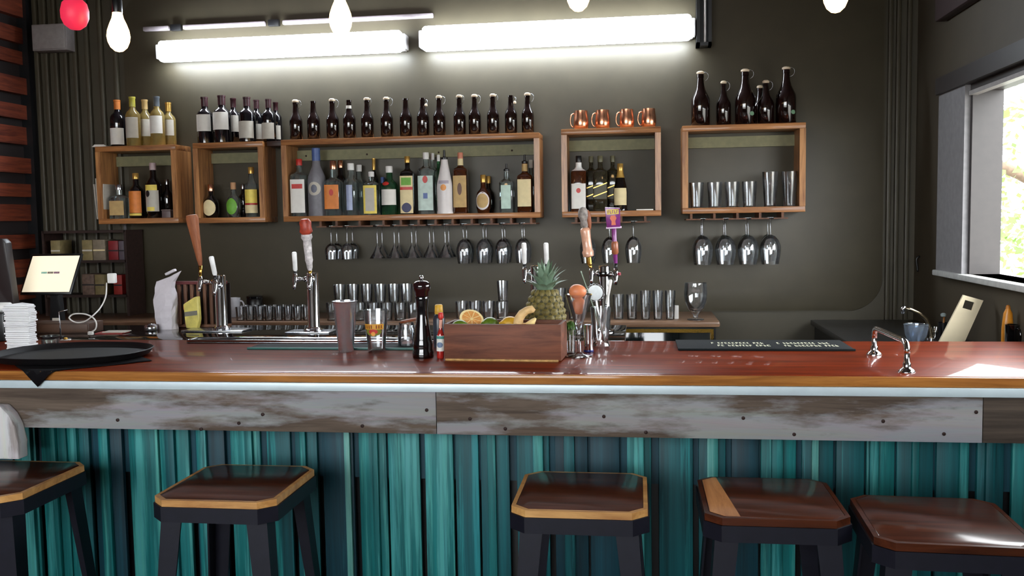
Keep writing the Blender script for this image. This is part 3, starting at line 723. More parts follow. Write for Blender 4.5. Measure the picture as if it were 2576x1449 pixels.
bottle('dark bottle with green, red and yellow picture label and gold cap', 1028, 402, 548, 34, z, Y, 'tallsq', DARKB, GOLDP, None, [(0.02, 0.66, 0.8, CREAM), (0.5, 0.63, 0.62, GREENP), (0.42, 0.47, 0.75, REDP), (0.03, 0.2, 0.6, pmat('navy_picture', (40, 40, 80), 0.5), 'oval')], g3)
RUMG = pmat('white_green_label', (188, 206, 196), 0.5)
bottle('clear rum bottle with pale label and red emblem in front of its twins', 1075, 392, 547, 40, z, Y, 'tallsq', GLASS_B, WHITEP, None, [(0.06, 0.62, 0.8, RUMG), (0.5, 0.62, 0.3, REDP, 'oval'), (0.25, 0.34, 0.25, BLUEP)], g3, depth=0.75)
bottle('clear rum bottle in the middle of three with white caps', 1091, 394, 547, 26, z, YB-0.022, 'tallsq', GLASS_B, WHITEP, None, (), g3, depth=0.65)
bottle('clear rum bottle hindmost of three with white caps', 1106, 398, 547, 22, z, YB+0.028, 'tallsq', GLASS_G, WHITEP, None, (), g3, depth=0.65)
bottle('smooth white bottle with sloping shoulders and dark pourer', 1121, 388, 548, 42, z, Y-0.02, 'slope', WHITEB, BLACK, 'pourer', [(0.36, 0.46, 0.35, pmat('sun_print', (224, 150, 80), 0.5), 'oval'), (0.47, 0.52, 0.7, pmat('lilac_print', (170, 160, 172), 0.5))], g3)
bottle('square rum bottle with tan picture label and orange-banded neck', 1161, 394, 547, 35, z, Y, 'tallsq', WHISKY, pmat('salmon_cap', (206, 130, 104), 0.45), None, [(0.1, 0.62, 0.8, TAN), (0.3, 0.5, 0.3, pmat('brown_figure', (96, 60, 40), 0.5), 'oval'), (0.79, 0.9, 2.0, CREAM)], g3)
bottle('squat dark bottle with white-rimmed oval label', 1217, 450, 546, 36, z, Y, 'squat', WHISKY, GOLDP, None, [(0.08, 0.56, 1.0, WHITEB, 'oval'), (0.13, 0.51, 0.82, TAN, 'oval')], g3)
bottle('gold-capped squat bottle hidden behind the oval-labelled one', 1230, 452, 545, 32, z, YB, 'squat', DARKB, GOLDP, None, (), g3)
bottle('clear square gin bottle with dark pourer', 1276, 423, 546, 35, z, Y, 'square', GLASS_B, BLACK, 'pourer', [(0.08, 0.56, 0.6, pmat('pale_green_label', (170, 196, 180), 0.4))], g3)
bottle('square bottle with big cream label and dark pourer', 1322, 400, 545, 38, z, Y, 'square', WHISKY, BLACK, 'pourer', [(0.1, 0.57, 0.75, CREAM), (0.71, 0.84, 2.0, TAN)], g3)
bottle('pale-necked bottle behind the big cream label', 1337, 412, 544, 26, z, YB, 'square', GLASS_B, PAPER2, None, (), g3)
# inside the square box
z = SH[4]['floor']
bottle('bourbon bottle with white label and red crest', 1457, 392, 532, 38, z, YI-0.03, 'tallsq', WHISKY, BLACK, None, [(0.05, 0.5, 0.8, PAPER), (0.33, 0.42, 0.28, REDP, 'oval'), (0.73, 0.88, 2.0, WHITEP)])
SLANT = pmat('slanted_gold_label', (70, 66, 44), 0.5)
for px, Y, w, lb in ((1488, YI+0.05, 30, 'square dark whisky bottle hindmost beside the bourbon'), (1511, YI-0.03, 36, 'square dark whisky bottle with slanted gold-lined label'), (1542, YI+0.05, 30, 'square dark whisky bottle behind the gold-labelled cognac')):
    t = bottle(lb, px, 392, 531, w, z, Y, 'tallsq', pmat('smoky_whisky_glass', (46, 42, 30), 0.07, coat=0.5), pmat('olive_cap', (96, 92, 66), 0.4), None, [(0.22, 0.48, 0.75, SLANT)], 'square whisky bottles in the square box')
    for q in (0.26, 0.42):
        R = PXW(px, 531, Y, w)/2
        obj('label_print', prism('gold_line', [(-R*0.95, 0.0), (R*0.95, R*0.7), (R*0.95, R*0.7+0.006), (-R*0.95, 0.006)], -R-0.0045, -R-0.002), GOLDP, t, (0, 0, q*0.32))
bottle('round-shouldered cognac bottle with gold label and gold neck', 1561, 412, 531, 36, z, YI-0.03, 'slope', DARKB, GOLDP, None, [(0.12, 0.48, 1.05, CREAM), (0.7, 0.86, 2.0, GOLDP)])
t = tag(obj('blue_card', box('blue_card', -0.004, 0.004, -0.05, 0.05, 0, 0.18, 0.001), pmat('pale_blue_card', (130, 168, 186), 0.4), None, (P(1431, 530, YI+0.06).x, YI+0.06, z), (0, -0.03, 0.1)), 'pale blue card leaning inside the square box beside the bourbon', 'card')
p = P(1622, 532, YI-0.05)
tag(obj('paper_slip', box('paper_slip', -0.05, 0.05, -0.03, 0.03, 0, 0.008, 0.002), PAPER, None, (p.x, YI-0.05, z)), 'small white paper pad lying inside the square wall box', 'paper')

# ------------------------------------------------------------------ glassware
def tumbler_mesh(r0, r1, h, wall=0.0022, base=0.008, seg=22):
    return lathe('tumbler', [(r0*0.94, 0), (r0, 0.003), (r1, h), (r1-wall, h), (r0-wall, base), (0.0005, base)], seg, True, False)
def stem_glass(rb, hb, rrim, hs, rf, V=False, wall=0.0014, seg=24):
    """upright stem glass, foot at z=0"""
    if V: bowl = [(0.006, hs), (rrim*0.5, hs+hb*0.5), (rrim, hs+hb)]
    else: bowl = [(0.006, hs), (rb*0.45, hs+hb*0.05), (rb*0.78, hs+hb*0.18), (rb*0.96, hs+hb*0.34), (rb, hs+hb*0.48), (rb*0.96, hs+hb*0.68), (rrim, hs+hb)]
    inner = [(max(0.0005, r-wall), z+(wall if i == len(bowl)-1 else 0)) for i, (r, z) in enumerate(reversed(bowl))]
    inner = [(max(0.0005, r-wall), z+(0.002 if z == hs else 0)) for r, z in reversed(bowl)]
    foot = [(rf, 0.0), (rf, 0.0014), (0.012, 0.0026), (0.005, 0.012), (0.0035, hs*0.5), (0.004, hs*0.9)]
    return lathe('stem_glass', foot+bowl+inner, seg, True, False)
def put(me, label, cat, name, x, Y, z, m=GLASS, group=None, flip=False):
    o = obj(name, me, m, None, (x, Y, z), (PI, 0, 0) if flip else (0, 0, random.uniform(0, 6)))
    return tag(o, label, cat, group)

# tumblers in the last box
z = SH[5]['floor']
me_s = None
for i_, px in enumerate((1752, 1798, 1842, 1885)):
    Y = YI-0.03; H = 62*Y/F_PX; R = PXW(px, 500, Y, 38)/2
    me_s = me_s or tumbler_mesh(R*0.82, R, H)
    put(me_s, 'short clear tumbler in the last wall box, %s counted from the box of whiskies' % ORD[i_], 'glass', 'tumbler', P(px, 525, Y).x, Y, z, group='short tumblers in the last wall box')
me_t = None
for i_, px in enumerate((1937, 1986)):
    Y = YI-0.03; H = 84*Y/F_PX; R = PXW(px, 500, Y, 42)/2
    me_t = me_t or tumbler_mesh(R*0.72, R, H)
    put(me_t, ('tall pint glass beside the short tumblers in the last wall box', 'tall pint glass against the end board of the last wall box')[i_], 'glass', 'pint_glass', P(px, 525, Y).x, Y, z, group='tall glasses in the last wall box')

# racks under the boxes and hanging stemware
RACKW = wood('rack_wood', (66, 38, 24), (120, 76, 48), axis=1, rough=0.5)
def rack(i, cols, Yr0, Yr1, label):
    S = SH[i]; t = thing('stemware_rack', label, 'glass rack', ((S['x0']+S['x1'])/2, Yr0, S['bot']))
    ws = []
    for k in range(len(cols)+1):
        if k == 0: xx = cols[0]-(cols[1]-cols[0])/2 if len(cols) > 1 else cols[0]-0.06
        elif k == len(cols): xx = cols[-1]+(cols[-1]-cols[-2])/2
        else: xx = (cols[k-1]+cols[k])/2
        ws.append(xx)
    for k, xx in enumerate(ws):
        gl = (cols[k-1]+0.013) if k > 0 else xx-0.03
        gr = (cols[k]-0.013) if k < len(cols) else xx+0.03
        xm = xx-t.location.x
        obj('rail', boxes('rail', [(xm-0.007, xm+0.007, 0, Yr1-Yr0, -0.03, 0), (gl-t.location.x, gr-t.location.x, 0, Yr1-Yr0, -0.038, -0.03)]), RACKW, t)
    return S['bot']-0.030
def hang(me, htot, cols, Ys, zr, label, group):
    for ci, c in enumerate(cols):
        for k, Y in enumerate(Ys):
            o = put(me, label+', %s column%s' % (ORD[ci], (' front row', ' rear row')[k] if len(Ys) > 1 else ''), 'glass', 'hanging_glass', c, Y, zr+0.0015, flip=True, group=group)
YH = (SHELF_Y+0.046, SHELF_Y+0.155)
def colx(pxs, py): return [P(px, py, YH[0]).x for px in pxs]
k_ = YH[0]/F_PX
c1, c2, c3 = colx((832, 872), 570), colx((948, 991, 1035, 1080, 1119), 570), colx((1165, 1215, 1263, 1313), 570)
zr = rack(3, c1+c2+c3, SHELF_Y+0.005, WALL_Y-PANEL_T-0.002, 'dark wooden stemware rack under the longest wall box')
hang(stem_glass(0.042, 42*k_, 0.038, 46*k_, 0.034), 0, c1, YH, zr, 'small round glass hanging under the longest box', 'small round glasses under the longest box')
hang(stem_glass(0.05, 34*k_, 0.05, 52*k_, 0.034, V=True), 0, c2, YH, zr, 'martini glass hanging under the longest box', 'martini glasses under the longest box')
hang(stem_glass(0.046, 62*k_, 0.036, 40*k_, 0.036), 0, c3, YH, zr, 'tall wine glass hanging under the longest box', 'tall wine glasses under the longest box')
c4 = colx((1478, 1533, 1593), 560)
zr = rack(4, c4, SHELF_Y+0.005, WALL_Y-PANEL_T-0.002, 'dark wooden stemware rack under the square wall box')
hang(stem_glass(0.050, 66*k_, 0.040, 38*k_, 0.036), 0, c4, YH[:1], zr, 'wine glass hanging upside down under the square box', 'wine glasses under the square box')
c5 = colx((1767, 1825, 1882, 1938), 555)
zr = rack(5, c5, SHELF_Y+0.005, WALL_Y-PANEL_T-0.002, 'dark wooden stemware rack under the last wall box')
hang(stem_glass(0.061, 72*k_, 0.05, 42*k_, 0.036), 0, c5, YH[:1], zr, 'large balloon wine glass hanging under the last box', 'balloon glasses under the last box')
hang(stem_glass(0.046, 66*k_, 0.040, 42*k_, 0.036), 0, c5, YH[1:], zr, 'balloon wine glass hanging in the second row under the last box', 'balloon glasses in the second row under the last box')

# glasses on the back bar counter
def bbrow(pxs, top, bot, wpx, Y, label, group, taper=0.8, z=BB_Z, name='tumbler'):
    H = (bot-top)*Y/F_PX; me = None
    for i_, px in enumerate(pxs):
        R = PXW(px, bot, Y, wpx)/2
        me = me or tumbler_mesh(R*taper, R, H)
        put(me, label+(', %s along toward the window' % ORD[i_] if len(pxs) > 1 else ''), 'glass', name, P(px, bot, Y).x, Y, z, group=group)
    return z+H
YG = 5.2
bbrow((606, 630, 654, 678, 702, 726, 750, 774), 796, 832, 22, YG, 'small shot glass in the front row on the back bar', 'shot glasses in the front row on the back bar', 0.85, name='shot_glass')
bbrow((618, 642, 666, 690, 714, 738, 762), 790, 826, 22, YG+0.09, 'small shot glass in the rear row on the back bar', 'shot glasses in the rear row on the back bar', 0.85, name='shot_glass')
zt = bbrow((838, 872, 906, 940, 974, 1008, 1042), 784, 830, 31, YG, 'rocks glass in the lower tier behind the shaker', 'rocks glasses in the lower tier', 0.9, name='rocks_glass')
bbrow((856, 890, 924, 958, 992, 1024), 736, 783, 31, YG+0.02, 'rocks glass stacked in the upper tier behind the pint glass', 'rocks glasses in the upper tier', 0.85, z=zt, name='rocks_glass')
zt = bbrow((1162, 1196, 1230, 1264), 766, 812, 32, YG+0.05, 'rocks glass in the row behind the orange', 'rocks glasses behind the fruit crate', 0.85, name='rocks_glass')
bbrow((1265,), 712, 764, 29, YG+0.05, 'tumbler stacked upon another glass behind the fruit crate', 'stacked tumbler', 0.8, z=zt)
bbrow((1409, 1444), 728, 806, 32, YG+0.05, 'tall tumbler behind the pineapple', 'tall tumblers behind the pineapple', 0.8)
bbrow((1556, 1590), 742, 804, 30, YG+0.04, 'medium tumbler beside the tap tower on the back bar', 'medium tumblers on the back bar', 0.8)
bbrow((1624, 1655, 1686), 732, 804, 28, YG+0.02, 'tall pint glass on the back bar before the olive wall', 'pint glasses on the back bar', 0.76, name='pint_glass')
p = P(1700, 788, YG)
tag(obj('white_carton', box('white_carton', -0.016, 0.016, -0.016, 0.016, 0, 0.075, 0.002), WHITEP, None, (P(1700, 800, YG+0.06).x, YG+0.06, BB_Z)), 'small white carton between the pint glasses and the goblet', 'carton')
H = 92*YG/F_PX; R = PXW(1750, 750, YG, 60)/2
put(lathe('goblet', [(R*0.72, 0), (R*0.72, 0.003), (R*0.2, 0.012), (R*0.22, H*0.14), (R*0.7, H*0.3), (R*0.92, H*0.5), (R, H*0.72), (R*0.94, H), (R*0.94-0.002, H), (R-0.002, H*0.72), (R*0.92-0.002, H*0.5), (R*0.65, H*0.3), (0.0005, H*0.2)], 26, True, False),
    'big rounded beer goblet at the end of the back bar', 'glass', 'beer_goblet', P(1750, 806, YG).x, YG, BB_Z)
t = thing('ceramic_mug', 'white and dark mug on the back bar beside the tap tower', 'mug', (P(592, 800, YG+0.2).x, YG+0.2, BB_Z))
obj('cup', lathe('cup', [(0.028, 0), (0.032, 0.004), (0.036, 0.12), (0.033, 0.12), (0.029, 0.01), (0.001, 0.01)], 22, True, False), pmat('pale_ceramic', (184, 184, 190), 0.3), t)
obj('handle', tube('handle', bez((0.033, 0, 0.1), (0.07, 0, 0.11), (0.07, 0, 0.02), (0.03, 0, 0.03)), 0.005, 8), pmat('pale_ceramic', (184, 184, 190), 0.3), t)
t = thing('black_canister', 'round black canister with lid on the back bar', 'canister', (P(642, 800, YG+0.32).x, YG+0.32, BB_Z))
obj('body', lathe('body', [(0.045, 0), (0.05, 0.005), (0.05, 0.1), (0.046, 0.105)], 22), BLACK, t); obj('lid', lathe('lid', [(0.046, 0.105), (0.052, 0.107), (0.052, 0.12), (0.03, 0.128), (0.001, 0.128)], 22), BLACKG, t)

# ------------------------------------------------------------------ beer taps
WOODH = wood('tap_paddle_wood', (120, 66, 38), (176, 108, 70), axis=2, rough=0.5, scale=6, stretch=6)
def tower(px, base_py, top_py, wpx, label, plate=None):
    b = Q(px, base_py, BAR_Z); Y = b.y
    t = thing('beer_tap_tower', label, 'beer tap', (b.x, Y, BAR_Z), group='steel beer tap towers')
    R = PXW(px, base_py, Y, wpx)/2; H = P(px, top_py, Y).z-BAR_Z
    if plate:
        xa, xb = P(plate[0], base_py, Y).x-b.x, P(plate[1], base_py, Y).x-b.x
        obj('drip_plate', box('drip_plate', xa, xb, -0.06, 0.06, 0, 0.008, 0.003), STEEL, t)
    z0 = 0.008 if plate else 0.0
    obj('column', lathe('column', [(R*1.7, z0), (R*1.7, z0+0.008), (R*1.1, z0+0.014), (R, z0+0.02), (R, H-0.006), (R*0.9, H), (R*0.3, H+0.002), (0.0005, H+0.002)], 28), CHROME, t)
    def loc(px_, py_):
        q = P(px_, py_, Y); return Vector((q.x-b.x, 0, q.z-BAR_Z))
    return t, R, H, loc
def faucet(t, R, loc, px, shank_py, hb, ht, kind, colpx, front=False):
    """shank from the column, body, spout; hb / ht are photo points of the handle foot and top"""
    s0 = loc(colpx, shank_py); c = loc(px, shank_py)
    if front: base = Vector((s0.x, -R*0.9, c.z)); c = Vector((c.x, -R-0.055, c.z))
    else: base = Vector((s0.x+(R*0.9 if c.x > s0.x else -R*0.9), 0, c.z)); c = Vector((c.x, -0.01, c.z))
    f = obj('faucet', tube('faucet', [base, base.lerp(c, 0.35), base.lerp(c, 0.36), base.lerp(c, 0.6), base.lerp(c, 0.61), c], [0.013, 0.013, 0.007, 0.007, 0.009, 0.009], 14), CHROME, t)
    obj('spout', tube('spout', [c+Vector((0, 0, 0.028)), c+Vector((0, 0, 0.01)), c+Vector((0, -0.004, -0.01)), c+Vector((0, -0.012, -0.028)), c+Vector((0, -0.018, -0.044))], [0.008, 0.012, 0.012, 0.008, 0.0065], 14), CHROME, f)
    a = loc(*hb)+Vector((0, c.y, 0)); b = loc(*ht)+Vector((0, c.y-0.02, 0))
    obj('collar', tube('collar', [c+Vector((0, 0, 0.02)), a], [0.007, 0.009], 12), BRASS if kind in ('paddle', 'bottle', 'striped') else BLACK, f)
    return f, a, b
def oriented(o, a, b):
    d = b-a; o.location = a; o.rotation_mode = 'QUATERNION'; o.rotation_quaternion = Vector((0, 0, 1)).rotation_difference(d.normalized()); return d.length
# first tower
t, R, H, loc = tower(559, 832, 692, 27, 'chrome tap tower with a tall wooden paddle handle', (470, 622))
f, a, b = faucet(t, R, loc, 507, 709, (507, 668), (489, 540), 'paddle', 559)
L = (b-a).length
h = obj('tap_handle', loft('paddle', [(0.008, 0.008, 2, 0), (0.013, 0.01, 2.5, L*0.12), (0.022, 0.012, 3, L*0.55), (0.031, 0.013, 3, L*0.92), (0.026, 0.012, 3, L*0.99), (0.01, 0.006, 3, L)], 20), WOODH, t); oriented(h, a, b); h['label'] = 'reddish wooden paddle handle'
f, a, b = faucet(t, R, loc, 562, 716, (561, 690), (556, 643), 'steel', 559, True)
L = (b-a).length
h = obj('tap_handle', lathe('steel_handle', [(0.008, 0), (0.011, L*0.1), (0.012, L*0.95), (0.009, L)], 16), pmat('white_enamel', (238, 238, 236), 0.25), t); oriented(h, a, b)
# second tower
t, R, H, loc = tower(790, 836, 686, 29, 'chrome tap tower with a red-topped figure handle and a white handle', (728, 838))
f, a, b = faucet(t, R, loc, 745, 702, (745, 682), (746, 634), 'steel', 790)
L = (b-a).length
h = obj('tap_handle', lathe('steel_handle', [(0.006, 0), (0.0105, L*0.08), (0.0115, L*0.95), (0.009, L)], 16), pmat('white_enamel', (238, 238, 236), 0.25), t); oriented(h, a, b)
f, a, b = faucet(t, R, loc, 796, 700, (796, 678), (787, 550), 'striped', 790, True)
L = (b-a).length
h = obj('tap_handle', lathe('figure_handle', [(0.008, 0), (0.013, L*0.06), (0.014, L*0.14), (0.018, L*0.2), (0.017, L*0.28), (0.019, L*0.5), (0.018, L*0.58), (0.026, L*0.64), (0.024, L*0.7)], 18), pmat('grey_white_figure', (196, 190, 190), 0.45, var=0.45, scale=55), t); oriented(h, a, b)
c = obj('figure_head', loft('figure_head', [(0.018, 0.016, 2, L*0.69), (0.03, 0.022, 2.4, L*0.75), (0.026, 0.022, 2, L*0.84), (0.028, 0.022, 2, L*0.93), (0.018, 0.016, 2, L*0.99), (0.002, 0.002, 2, L)], 18), pmat('red_brown_figure', (170, 64, 44), 0.45, var=0.5, scale=45), h); c['label'] = 'red-brown carved top'
# third tower behind the pineapple
t, R, H, loc = tower(1349, 834, 668, 27, 'chrome tap tower with two white handles behind the pineapple', None)
f, a, b = faucet(t, R, loc, 1321, 686, (1320, 664), (1320, 611), 'steel', 1349)
L = (b-a).length
h1 = lathe('white_handle', [(0.006, 0), (0.0105, L*0.08), (0.0115, L*0.95), (0.009, L)], 16)
h = obj('tap_handle', h1, MATS['white_enamel'], t); oriented(h, a, b)
f, a, b = faucet(t, R, loc, 1376, 686, (1376, 664), (1375, 611), 'steel', 1349)
h = obj('tap_handle', h1, MATS['white_enamel'], t); oriented(h, a, b)
# fourth tower with bottle handle and purple sign handle
t, R, H, loc = tower(1521, 834, 668, 30, 'chrome tap tower with a bottle-shaped handle and a purple sign handle', None)
obj('band', lathe('band', [(R*1.12, H*0.84), (R*1.16, H*0.85), (R*1.16, H*0.9), (R*1.12, H*0.91)], 28, False, False), BLACKG, t)
f, a, b = faucet(t, R, loc, 1488, 688, (1483, 664), (1466, 520), 'bottle', 1521)
L = (b-a).length
BEIGE = pmat('pinkish_bottle_handle', (216, 164, 136), 0.3, coat=0.4, var=0.25, scale=30)
h = obj('tap_handle', lathe('bottle_handle', [(0.010, L*0.0), (0.011, L*0.12), (0.024, L*0.14), (0.026, L*0.22), (0.021, L*0.25), (0.021, L*0.46), (0.023, L*0.58), (0.02, L*0.62), (0.012, L*0.64)], 20), BEIGE, t); oriented(h, a, b); h['label'] = 'beige bottle-shaped handle with carved head'
c = obj('carved_head', loft('carved_head', [(0.012, 0.012, 2, L*0.63), (0.018, 0.016, 2, L*0.68), (0.016, 0.018, 2, L*0.76), (0.024, 0.02, 2, L*0.84), (0.022, 0.022, 2, L*0.92), (0.014, 0.014, 2, L*0.98), (0.002, 0.002, 2, L)], 18), pmat('grey_carved_figure', (150, 142, 136), 0.5, var=0.5, scale=50), h)
c2 = obj('carved_wing', loft('carved_wing', [(0.004, 0.006, 2, L*0.6), (0.01, 0.01, 2, L*0.7), (0.011, 0.01, 2, L*0.85), (0.003, 0.004, 2, L*0.93)], 12), pmat('orange_carved', (150, 84, 50), 0.5), h); c2.location.x = 0.022
c3 = obj('brass_foot', lathe('brass_foot', [(0.012, L*0.0), (0.0125, L*0.125)], 16, False, False), BRASS, h)
f, a, b = faucet(t, R, loc, 1549, 690, (1549, 662), (1542, 520), 'sign', 1521)
L = (b-a).length
PURPLE = pmat('purple_lacquer', (124, 44, 120), 0.3, coat=0.4)
h = obj('tap_handle', lathe('purple_stem', [(0.008, 0), (0.010, L*0.1), (0.010, L*0.18), (0.013, L*0.2), (0.014, L*0.36), (0.010, L*0.4), (0.011, L*0.62), (0.012, L*0.66)], 16), PURPLE, t); oriented(h, a, b); h['label'] = 'purple sign handle with yellow band'
obj('copper_grip', lathe('copper_grip', [(0.011, L*0.16), (0.0155, L*0.19), (0.0155, L*0.36), (0.011, L*0.39)], 16, False, False), pmat('copper_brown_grip', (156, 92, 62), 0.35), h)
sg = obj('sign_board', prism('sign_board', [(-0.031, L*0.64), (0.029, L*0.64), (0.031, L*0.97), (-0.035, L*1.0)], -0.012, 0.012, 0.002), PURPLE, h)
obj('sign_foot', box('sign_foot', -0.034, 0.034, -0.014, 0.014, L*0.62, L*0.645, 0.001), pmat('lilac_edge', (222, 196, 222), 0.4), sg)
obj('sign_band', box('sign_band', -0.027, 0.025, -0.0135, -0.0121, L*0.87, L*0.955), YELLOW, sg)
for k in range(5):
    obj('letter_stroke', boxes('letter_stroke', [(-0.023+k*0.0095, -0.0205+k*0.0095, -0.0145, -0.0136, L*0.885, L*0.94), (-0.0205+k*0.0095, -0.0165+k*0.0095, -0.0145, -0.0136, L*(0.885 if k % 2 else 0.93), L*(0.895 if k % 2 else 0.94))]), PURPLE, sg)
obj('sign_figure', prism('sign_figure', [(-0.01, L*0.68), (0.01, L*0.68), (0.008, L*0.75), (0.014, L*0.8), (0.008, L*0.85), (-0.01, L*0.85), (-0.015, L*0.8), (-0.008, L*0.75)], -0.0138, -0.0121), pmat('orange_figure', (214, 112, 84), 0.5), sg)
o_ = obj('side_knob', lathe('side_knob', [(0.001, -0.008), (0.008, -0.006), (0.008, 0.006), (0.001, 0.008)], 14), pmat('red_knob', (140, 20, 40), 0.4), t); o_.location = loc(1558, 688)+Vector((0, -0.03, 0))

# long steel drip rail along the rear of the wooden top
a, b = Q(488, 858, BAR_Z), Q(1010, 862, BAR_Z)
dr = thing('drip_tray', 'long bright steel drip tray along the rear edge of the bar', 'drip tray', ((a.x+b.x)/2, BAR_R-0.055, BAR_Z))
L = (b.x-a.x)/2
obj('pan', box('pan', -L, L, -0.045, 0.045, 0.0, 0.006, 0.002), STEEL, dr)
obj('rim', boxes('rim', [(-L, L, -0.045, -0.038, 0.006, 0.016), (-L, L, 0.038, 0.045, 0.006, 0.016), (-L, -L+0.007, -0.038, 0.038, 0.006, 0.016), (L-0.007, L, -0.038, 0.038, 0.006, 0.016)], 0.002), CHROME, dr)
# rubber mats
def mat_thing(pa, pb, y_front, y_back, label, edge=None, glyph=False):
    A, B = Q(pa, y_front, BAR_Z), Q(pb, y_front, BAR_Z); D = Q((pa+pb)/2, y_back, BAR_Z).y
    yb = min(D, BAR_R-0.004); xc = (A.x+B.x)/2; L = (B.x-A.x)/2
    t = thing('bar_mat', label, 'mat', (xc, A.y, BAR_Z))
    obj('sheet', box('sheet', -L, L, 0, yb-A.y, 0, 0.006, 0.002), RUBBER, t)
    obj('edge_ridge', box('edge_ridge', -L, L, -0.004, 0.006, 0.0, 0.009, 0.002), edge or RUBBER, t)
    return t, L, yb-A.y
mat_thing(622, 1046, 879, 868, 'long black rubber bar mat with a greenish front edge beside the shaker', pmat('teal_rubber_edge', (40, 86, 80), 0.5))
t, L, D = mat_thing(1706, 2150, 882, 856, 'black rubber bar mat with two pale lines of upside-down lettering twice')
GLY = pmat('pale_lettering', (214, 212, 186), 0.6); rg = random.Random(11)
for blk, x0 in ((0, -0.58), (1, 0.20)):
    for ln, yy in ((0, 0.56), (1, 0.30)):
        xx = L*(x0+0.06*ln); n = 13
        lst = []
        for k in range(n):
            if k in ((2, 9) if ln else (1, 10)): xx += 0.012
            w = rg.uniform(0.010, 0.014); y0, y1 = D*yy, D*yy+D*0.14
            lst += [(xx, xx+0.003, y0, y1, 0.006, 0.0068)]
            for q in rg.sample((0.0, 0.5, 1.0), 2):
                ym = y0+(y1-y0-0.004)*q; lst += [(xx+0.003, xx+w-0.003, ym, ym+0.004, 0.006, 0.0068)]
            xx += w+0.002
        obj('lettering', boxes('lettering', lst), GLY, t)

# ------------------------------------------------------------------ things on the wooden top
def at_bar(px, py): return Q(px, py, BAR_Z)
def hpx(px, top, bot, Y): return P(px, top, Y).z-P(px, bot, Y).z
# steel shaker
b = at_bar(871, 884); H = hpx(871, 757, 884, b.y); r1 = PXW(870, 800, b.y, 60)/2; r0 = PXW(870, 800, b.y, 37)/2
t = thing('cocktail_shaker', 'polished steel cocktail shaker tin tapering to its base', 'shaker', b)
obj('tin', lathe('tin', [(r0*0.95, 0), (r0, 0.004), (r1*0.97, H*0.97), (r1, H*0.98), (r1, H), (r1-0.002, H), (r0-0.003, 0.012), (0.0005, 0.012)], 36, True, False), pmat('shaker_steel', (224, 224, 228), 0.16, metal=0.86, var=0.03, spec=0.8), t)
obj('rim', lathe('rim', [(r1, H-0.004), (r1+0.0016, H-0.002), (r1+0.0016, H+0.0005), (r1-0.001, H+0.001)], 36, False, False), STEEL, t)
# pint glass with printed emblem
b = at_bar(948, 884); H = hpx(948, 779, 884, b.y); r1 = PXW(948, 800, b.y, 60)/2; r0 = PXW(948, 800, b.y, 42)/2
t = thing('pint_glass', 'clear pint glass with a yellow and red crest beside the shaker', 'glass', b)
obj('glass_body', tumbler_mesh(r0, r1, H, 0.003, 0.014, 32), GLASS, t)
rg_ = [(r0*0.94, r0*0.94, 2, 0), (r0, r0, 2, 0.003), (r1, r1, 2, H)]
e = obj('crest', patch('crest', rg_, H*0.40, H*0.60, -PI/2, 0.8, True), pmat('olive_crest', (120, 120, 40), 0.5), t)
obj('crest_banner', patch('crest_banner', rg_, H*0.55, H*0.68, -PI/2, 0.98, False, 0.002), pmat('amber_banner', (206, 150, 50), 0.5), e)
obj('crest_heart', patch('crest_heart', rg_, H*0.44, H*0.56, -PI/2, 0.42, True, 0.0026), REDP, e)
obj('crest_centre', patch('crest_centre', rg_, H*0.40, H*0.50, -PI/2, 0.2, True, 0.0032), pmat('orange_crest', (222, 150, 60), 0.5), e)
for k in range(8):
    if k == 4: continue
    obj('letter_stroke', patch('letter_stroke', rg_, H*0.575, H*0.655, -PI/2-0.8+k*0.22, 0.045, False, 0.0028, 2, 2), pmat('dark_red_letter', (120, 44, 20), 0.5), e)
# small jar
b = at_bar(1024, 872); H = hpx(1024, 812, 872, b.y); R = PXW(1024, 850, b.y, 44)/2
t = thing('mason_jar', 'small clear jar with a tilted brown lid beside the pepper mill', 'jar', b)
obj('glass_body', lathe('jar', [(R*0.9, 0), (R, 0.005), (R, H*0.72), (R*0.85, H*0.85), (R*0.85, H), (R*0.85-0.003, H), (R*0.85-0.003, H*0.85), (R-0.003, H*0.7), (R-0.003, 0.008), (0.0005, 0.008)], 26, True, False), GLASS, t)
l = obj('lid', lathe('lid', [(R*0.9, 0), (R*0.95, 0.002), (R*0.95, 0.008), (R*0.9, 0.01)], 24), wood('jar_lid_wood', (100, 50, 30), (150, 84, 50)), t); l.location = (0.008, 0, H+0.004); l.rotation_euler = (0, -0.18, 0)
# pepper mill
b = at_bar(1065, 899); Y = b.y; H = hpx(1065, 694, 899, Y); u = H/205.0
t = thing('pepper_mill', 'tall black turned pepper mill with a chrome knob', 'pepper mill', b)
obj('body', lathe('body', [(26*u, 0), (27*u, 4*u), (27*u, 14*u), (24*u, 20*u), (25*u, 28*u), (25*u, 38*u), (22*u, 46*u), (21*u, 60*u), (17*u, 84*u), (14.5*u, 104*u), (14*u, 124*u), (16*u, 142*u), (17.5*u, 150*u), (16*u, 154*u)], 32), BLACKG, t)
obj('head', lathe('head', [(15.5*u, 154*u), (17*u, 156*u), (17.5*u, 166*u), (21*u, 170*u), (23*u, 178*u), (22*u, 186*u), (15*u, 192*u), (4*u, 194*u)], 32), pmat('dark_maroon_gloss', (34, 14, 18), 0.08, coat=0.7), t)
obj('knob', lathe('knob', [(3*u, 193*u), (3.5*u, 196*u), (6*u, 199*u), (6*u, 203*u), (3*u, 206*u)], 16), CHROME, t)
